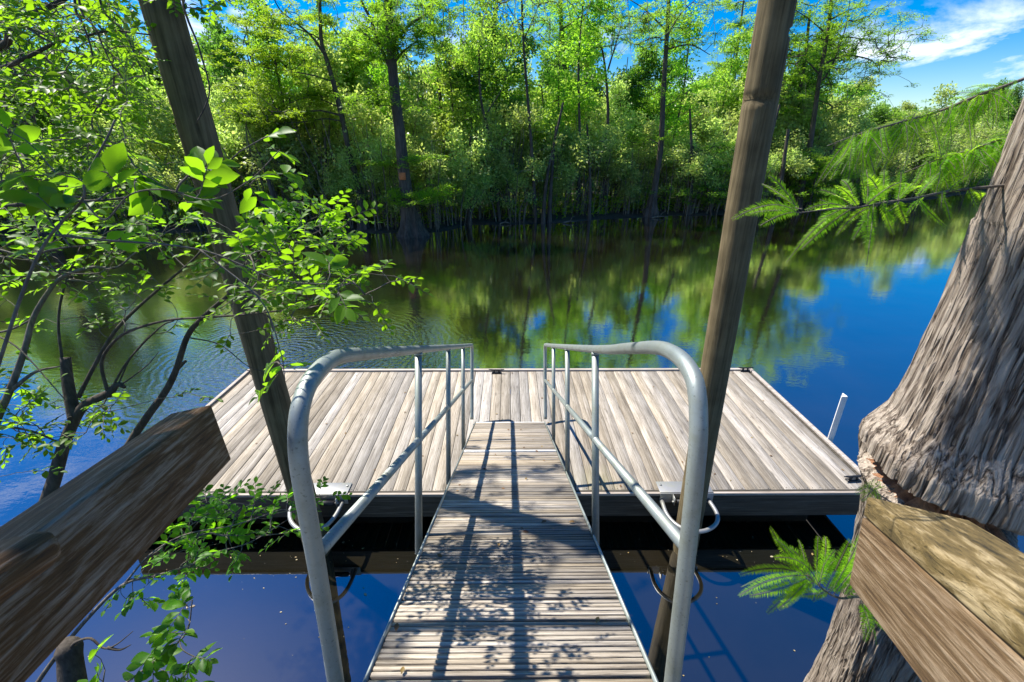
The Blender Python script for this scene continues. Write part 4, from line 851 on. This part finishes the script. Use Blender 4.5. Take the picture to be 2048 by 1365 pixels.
near_plant('overhanging_tree', 'dense bright leafy canopy hanging over the upper left corner, with thin dark hanging twigs', 'tree',
    [limb([(-4.2, 1.2, -0.5), (-4.0, 1.5, 3.0), (-3.9, 2.2, 6.0), (-3.7, 3.2, 9.0)], 0.16, 0.06, 40), limb([(-3.95, 1.8, 4.6), (-3.0, 2.6, 6.4), (-1.8, 3.2, 8.0)], 0.06, 0.02, 30), limb([(-3.95, 1.7, 4.2), (-3.4, 2.9, 5.2), (-2.6, 3.6, 5.6)], 0.05, 0.015, 24),
     limb([(-3.95, 1.8, 4.0)] + [P(a, b, 2.9) for a, b in ((-60, 110), (23, 62), (67, 29), (126, 0), (200, -60))], 0.03, 0.012, 30),
     limb([(-3.95, 1.8, 3.6)] + [P(a, b, 2.7) for a, b in ((-60, 160), (44, 120), (108, 88), (161, 76), (220, 62), (300, 70))], 0.02, 0.004, 40),
     limb([(-3.9, 1.6, 3.0)] + [P(a, b, 2.2) for a, b in ((-80, 430), (0, 415), (110, 403), (190, 402), (260, 395))], 0.02, 0.004, 40),
     limb([(-3.0, 2.6, 6.4)] + [P(a, b, 2.4) for a, b in ((150, -200), (149, 0), (164, 44), (179, 85), (185, 111))], 0.012, 0.004, 40),
     limb([(-3.0, 2.6, 6.4)] + [P(a, b, 2.5) for a, b in ((170, -200), (158, 0), (190, 56), (205, 91), (226, 135))], 0.012, 0.003, 40),
     limb([(-3.0, 2.6, 6.4)] + [P(a, b, 2.5) for a, b in ((190, -200), (199, 0), (249, 64), (272, 117), (290, 152))], 0.012, 0.002, 40),
     limb([(-2.6, 3.6, 5.6)] + [P(a, b, 2.6) for a, b in ((366, -100), (366, 0), (375, 38), (393, 82), (404, 117), (419, 176), (410, 214), (393, 246))], 0.010, 0.003, 50)],
    [(region(-30, 270, -60, 200, 2.3, 4.0, 330), 8, 0.170, 0.047), (region(-30, 270, 140, 420, 2.2, 3.6, 290), 8, 0.162, 0.045), (region(330, 440, -40, 30, 2.4, 3.0, 22), 8, 0.128, 0.043), (region(240, 320, 20, 240, 2.8, 3.6, 22), 8, 0.128, 0.040), (tg, 9, 0.26, 0.085)],
    M_dtwig, M_near, np.array([-4.2, 1.2, -0.5]), rtip=0.0013)
# 5. close sapling with big leaves
near_plant('big_leaved_sapling', 'nearest sapling with the largest dark green leaves, in front of the left pile', 'sapling',
    [pl([(-200, 1250), (-60, 900), (40, 600), (95, 480), (165, 400), (170, 360), (215, 275), (230, 240)], 1.1, 0.005, 0.0022, 50), pl([(165, 400), (210, 440), (260, 390), (330, 380), (420, 400), (500, 360), (560, 300)], 1.1, 0.0022, 0.0012, 40, 1.1), pl([(110, 470), (200, 480), (400, 500), (560, 560), (690, 570)], 1.0, 0.003, 0.001, 40, 1.15), pl([(400, 500), (520, 600), (560, 700), (570, 760)], 1.05, 0.002, 0.001, 30, 1.1)],
    [(region(100, 290, 250, 430, 1.05, 1.3, 8), 5, 0.085, 0.062), (region(60, 250, 380, 520, 1.0, 1.25, 4), 5, 0.08, 0.062), (region(340, 450, 350, 450, 1.1, 1.3, 6), 6, 0.08, 0.055), (region(480, 580, 270, 380, 1.2, 1.4, 5), 6, 0.08, 0.05), (region(640, 690, 520, 590, 1.1, 1.2, 3), 5, 0.06, 0.055), (region(545, 575, 700, 770, 1.1, 1.15, 3), 5, 0.07, 0.055), (region(-30, 40, 200, 340, 1.0, 1.2, 5), 5, 0.09, 0.07)],
    M_twig, M_near, P(-200, 1250, 1.1))
# 6. low boughs between the rail and the gangway
near_plant('low_bush', 'low leafy bough under the left timber rail, before the dark dock side', 'bush',
    [pl([(0, 1480), (100, 1330), (180, 1232), (248, 1169), (315, 1151), (387, 1128), (430, 1105)], 2.1, 0.012, 0.003, 40), pl([(248, 1169), (300, 1110), (370, 1070), (470, 1050), (560, 1020)], 2.1, 0.005, 0.0015, 30), pl([(430, 1105), (500, 1085), (575, 1040)], 2.1, 0.003, 0.001)],
    [(region(330, 480, 990, 1110, 2.0, 2.4, 42), 7, 0.11, 0.042), (region(450, 620, 985, 1080, 2.1, 2.5, 26), 7, 0.10, 0.040), (region(620, 680, 970, 1000, 2.4, 2.5, 4), 7, 0.08, 0.035), (region(190, 300, 1130, 1200, 2.0, 2.2, 10), 6, 0.10, 0.042), (region(330, 400, 1090, 1140, 2.0, 2.2, 10), 6, 0.10, 0.04)],
    M_twig, M_near, P(0, 1480, 2.1))
near_plant('low_bush', 'loose sprigs of leaves over the blue water at the bottom left', 'bush',
    [pl([(200, 1480), (230, 1390), (300, 1330), (370, 1270), (385, 1200)], 1.8, 0.006, 0.002, 30), pl([(180, 1500), (200, 1400), (210, 1340)], 1.8, 0.004, 0.002)],
    [(region(300, 400, 1200, 1300, 1.7, 1.9, 8), 7, 0.10, 0.055), (region(270, 390, 1310, 1380, 1.7, 1.9, 8), 7, 0.10, 0.055), (region(190, 235, 1300, 1370, 1.7, 1.8, 4), 6, 0.09, 0.045)],
    M_twig, M_near, P(200, 1480, 1.8))
b = MB(); st = [P(a, c, 1.9) for a, c in ((170, 1500), (150, 1400), (142, 1340), (138, 1300), (128, 1278))]
b0 = st[0].copy(); b.tube(smooth_path([q - b0 for q in st], 24), np.concatenate([np.linspace(0.055, 0.042, 18), [0.044, 0.047, 0.045, 0.038, 0.028, 0.012]]), 14)
for pp in (((142, 1296), (150, 1286), (180, 1277), (207, 1297), (232, 1290), (266, 1263)), ((215, 1296), (240, 1300), (262, 1290))):
    b.tube(smooth_path([P(a, c, 1.88) - b0 for a, c in pp], 18), np.linspace(0.007, 0.0015, 18), 6)
so = empty('broken_stump', 'broken grey-brown stump with a crooked bare twig at the bottom left', 'stump', tuple(b0)); b.build('trunk', M_dtwig, so, smooth=True)

# the old cypress on the right
TX, TY = 1.525, 1.25
def near_cypress():
    th = empty('old_cypress', 'thick furrowed grey cypress at the right, notched and torn above the timber rail', 'tree', (TX, TY, -0.5))
    hp = np.array([-4.6, -3.6, -2.6, -2.18, -1.71, -1.30, -1.17, -1.10, -1.03, -0.95, -0.90, -0.84, -0.72, -0.55, -0.36, 0.0, 0.5, 2.0, 5.0])
    rp = np.array([0.60, 0.36, 0.19, 0.165, 0.165, 0.190, 0.215, 0.250, 0.272, 0.270, 0.246, 0.217, 0.201, 0.193, 0.186, 0.184, 0.18, 0.17, 0.14])
    hs_ = np.concatenate([np.linspace(-4.5, -2.4, 40, endpoint=False), np.linspace(-2.4, 0.45, 330, endpoint=False), np.linspace(0.45, 5, 50)])
    K = 330; V = np.zeros((len(hs_), K, 3)); cut = np.zeros((len(hs_), K))
    for i, h in enumerate(hs_):
        r0 = float(np.interp(h, hp, rp)); cx = 0.05 * min(1, max(0, (-h - 1.3) / 0.8))
        for j in range(K):
            an = 2 * math.pi * j / K; dg = math.degrees(an); c, s = math.cos(an), math.sin(an)
            big = mnoise.noise(Vector((c * 1.4, s * 1.4, h * 0.7))) * 0.035
            w = h * 0.06; tw = 0.03 * mnoise.noise(Vector((c * 3, s * 3, h * 2.2)))
            a2 = an + w + tw; q = Vector((math.cos(a2) * 9.5, math.sin(a2) * 9.5, h * 1.7))
            rd = abs(mnoise.noise(q)); rd2 = abs(mnoise.noise(q * 2.3 + Vector((5, 1, 2)))); pl_ = mnoise.noise(Vector((c * 16, s * 16, h * 14)))
            dp = 0.014 * min(rd, 0.10) / 0.10 + 0.007 * rd2 + 0.003 * pl_
            flut = 0.010 * math.cos(an * 5 + 1.0) * (1 if h < -0.2 else 0.5)
            r = r0 * (1 + big * 0.8) + dp - 0.016 + flut
            hn = -0.99 - 0.08 * (((dg - 130) % 360) / 180); da = (dg - 118) % 360
            if da < 205:
                e = (h - hn); ww = 0.11 + 0.03 * mnoise.noise(Vector((an * 3, 0, 1)))
                edge = min(1, da / 16, (205 - da) / 12)
                if -ww < e < 0.004:
                    f = min(1.0, (0.004 - e) / 0.012, (e + ww) / 0.045); dpn = f * edge * (0.13 + 0.08 * mnoise.noise(Vector((c * 9, s * 9, h * 11)))); r -= dpn; cut[i, j] = dpn > 0.03
            V[i, j] = (cx + r * c, r * s, h + H + 0.5 + (0.012 * mnoise.noise(Vector((c * 7, s * 7, h * 5))) if cut[i, j] else 0))
    n = len(hs_); i = np.arange(n - 1)[:, None] * K; j = np.arange(K)[None]; j2 = (j + 1) % K
    F = np.stack([i + j, i + j2, i + K + j2, i + K + j], -1).reshape(-1, 4); ct = cut[:-1].ravel() > 0
    V = V.reshape(-1, 3); b = MB(); b.add(V, F[~ct]); b.build('trunk', M_bark, th, smooth=True)
    b = MB(); b.add(V, F[ct]); b.build('torn_wood', M_heart, th, smooth=True)
    b0 = np.array([TX, TY, -0.5]); wb = MB(); lb = MB()
    def pinna(a, e, sag=0.0, nl=0.015, sp=0.0024, curl=0.1, rr=None):
        """a feather of needles in two flat rows along a slender axis"""
        a = a - b0; e = e - b0; L = np.linalg.norm(e - a); n = max(6, int(L / sp)); t = np.linspace(0.06, 1, n)[:, None]
        o = rng.normal(0, 0.05 * L, 3) + np.array([0, 0, sag * L]); p = a + (e - a) * t + o * 4 * t * (1 - t) * 0.5
        dd = unit(np.gradient(p, axis=0)); tocam = unit(CP - b0 - (a + e) / 2); nv = unit(np.array([0, 0, 1.0]) * 0.7 + tocam * 0.5 + rng.normal(0, 0.35, 3))
        sd = unit(np.cross(dd, nv)); nn = np.cross(sd, dd); wl = nl * np.sin(np.pi * np.clip(t[:, 0] * 0.80 + 0.14, 0, 1)) ** 0.6
        col = rng.uniform(0.1, 0.9) if rr is None else rr
        for sg in (-1, 1):
            Y = unit(0.45 * dd + sg * sd + rng.normal(0, 0.10, p.shape)); Z = unit(nn + rng.normal(0, 0.25, p.shape)); X = unit(np.cross(Y, Z))
            lb.inst(np.array([[0, 0, 0], [0.072, 0.4, 0.02], [0.0, 1, 0], [-0.072, 0.4, 0.02]]), [[0, 1, 2, 3]], p, X, Y, np.cross(X, Y), wl * rng.uniform(0.85, 1.1, n), np.clip(col + rng.normal(0, 0.12, n), 0, 1))
        wb.tube(np.vstack([a, p[::max(1, n // 8)], p[-1]]), 0.0007, 4, cap=False)
    def bough(pts, d0, d1, r0, r1, specs, nl=0.018, sub=None):
        l = pl(pts, d0, r0, r1, 40, d1); wb.tube(l[0] - b0, l[1], 7)
        for (ax, ay, bx, by) in specs:
            k = int(np.argmin([abs(1024 + FPX * ((q - CP) @ _Rt) / ((q - CP) @ _F) - ax) for q in l[0]])); a = l[0][k]
            dd = (a - CP) @ _F
            for _k in range(1): pinna(a + rng.normal(0, 0.004, 3), P(bx + rng.uniform(-38, 38), by + rng.uniform(-26, 26), dd + rng.uniform(-0.07, 0.07)), rng.uniform(-0.1, 0.3), nl * rng.uniform(0.6, 0.9))
            pinna(a, P(bx, by, dd + rng.uniform(-0.04, 0.04)), rng.uniform(0.0, 0.22), nl * 0.85)
        return l
    bough([(2075, 366), (1990, 373), (1897, 383), (1827, 397), (1758, 407), (1716, 415), (1658, 419), (1599, 426)], 1.30, 0.86, 0.0045, 0.0010,
        [(1599, 426, 1497, 428), (1598, 424, 1538, 352), (1605, 426, 1520, 452), (1716, 415, 1655, 386), (1700, 416, 1602, 500), (1740, 410, 1738, 508), (1745, 410, 1705, 480), (1735, 412, 1733, 340), (1760, 407, 1768, 342), (1720, 414, 1672, 372), (1800, 400, 1802, 345), (1775, 404, 1742, 362), (1830, 396, 1868, 350), (1790, 402, 1826, 368), (1790, 404, 1812, 446), (1760, 408, 1784, 450), (1835, 397, 1862, 446), (1850, 392, 1812, 430), (1880, 386, 1900, 440), (1900, 383, 1935, 350), (1930, 380, 1955, 420), (1870, 388, 1848, 352), (1680, 418, 1640, 440), (1730, 412, 1770, 380), (1690, 417, 1640, 400)])
    sp2 = []
    for _ in range(90):
        t = rng.random(); ax = 1700 + 330 * t; ay = 285 - 120 * t; sp2.append((ax, ay, ax + rng.uniform(-70, 30), ay + rng.uniform(15, 95)))
    bough([(2100, 130), (2048, 158), (1960, 190), (1880, 222), (1800, 245), (1720, 268), (1655, 292)], 1.45, 1.15, 0.006, 0.0012, sp2, 0.014)
    sp3 = []
    for _ in range(70):
        t = rng.random(); ax = 1850 + 190 * t; ay = 330 - 60 * t; sp3.append((ax, ay, ax + rng.uniform(-60, 30), ay + rng.uniform(10, 70)))
    bough([(2060, 262), (2000, 280), (1940, 300), (1880, 318), (1810, 345)], 1.5, 1.35, 0.005, 0.0012, sp3, 0.016)
    bough([(1760, 1196), (1712, 1194), (1682, 1197), (1655, 1186), (1634, 1168), (1614, 1150)], 1.22, 1.15, 0.0042, 0.0014,
        [(1614, 1150, 1548, 1078), (1620, 1155, 1580, 1095), (1634, 1165, 1636, 1074), (1616, 1152, 1480, 1150), (1620, 1158, 1500, 1192), (1625, 1162, 1535, 1226), (1630, 1165, 1572, 1200), (1650, 1180, 1700, 1080), (1660, 1188, 1722, 1070), (1665, 1188, 1725, 1118), (1640, 1170, 1672, 1120), (1655, 1180, 1600, 1190), (1640, 1172, 1560, 1120), (1690, 1196, 1735, 1150)], 0.020)
    bough([(1735, 1180), (1722, 1205)], 1.2, 1.15, 0.003, 0.001, [(1720, 1205, 1752, 1290), (1722, 1205, 1740, 1262)], 0.018)
    bough([(1790, 1010), (1752, 985), (1738, 975)], 1.25, 1.2, 0.002, 0.001, [(1738, 975, 1712, 988), (1745, 980, 1722, 1002), (1740, 975, 1745, 960), (1745, 980, 1770, 972)], 0.014)
    # bough overhead whose twigs hang into the top of the view
    l = limb([(TX, TY, H + 0.9)] + [P(a, c, 2.6) for a, c in ((1900, -420), (1600, -260), (1300, -170), (1100, -120), (900, -90))], 0.05, 0.008, 60); wb.tube(l[0] - b0, l[1], 8)
    for (x0, y1, x1, dd) in ((925, 128, 928, 2.3), (895, 70, 900, 2.5), (870, 30, 862, 2.4), (985, 60, 962, 2.3), (960, 30, 945, 2.5), (1005, 45, 1012, 2.4), (1035, 90, 1022, 2.4), (1062, 100, 1070, 2.6), (1080, 60, 1100, 2.4), (1130, 40, 1140, 2.5), (1190, 75, 1160, 2.3), (1215, 60, 1240, 2.4), (1255, 110, 1262, 2.5), (1290, 90, 1300, 2.3), (1330, 60, 1345, 2.4), (1375, 40, 1370, 2.5), (760, 30, 770, 2.6), (800, 45, 790, 2.5), (1420, 60, 1430, 2.4), (840, 50, 850, 2.4)):
        top = P(x0 + rng.uniform(-20, 20), -130, dd); a = P(x0, -40, dd); e = P(x1, y1, dd); k = int(np.argmin(np.linalg.norm(l[0] - top, axis=1)))
        q = smooth_path([l[0][k], top, a, e], 20); wb.tube(q - b0, np.linspace(0.004, 0.0009, 20), 5, cap=False)
        for m in range(9):
            t = 12 + (m % 8); s0 = q[t]; pinna(s0, s0 + unit(np.array([rng.uniform(-1, 1), rng.uniform(-1, 1), rng.uniform(-1.1, -0.2)])) * rng.uniform(0.06, 0.12), -0.1, 0.013, 0.005)
    wb.build('boughs', M_twig, th, smooth=True); lb.build('foliage', M_ncyp, th)
    # little leaves by the notch
    return th
near_cypress()
finish_labels()
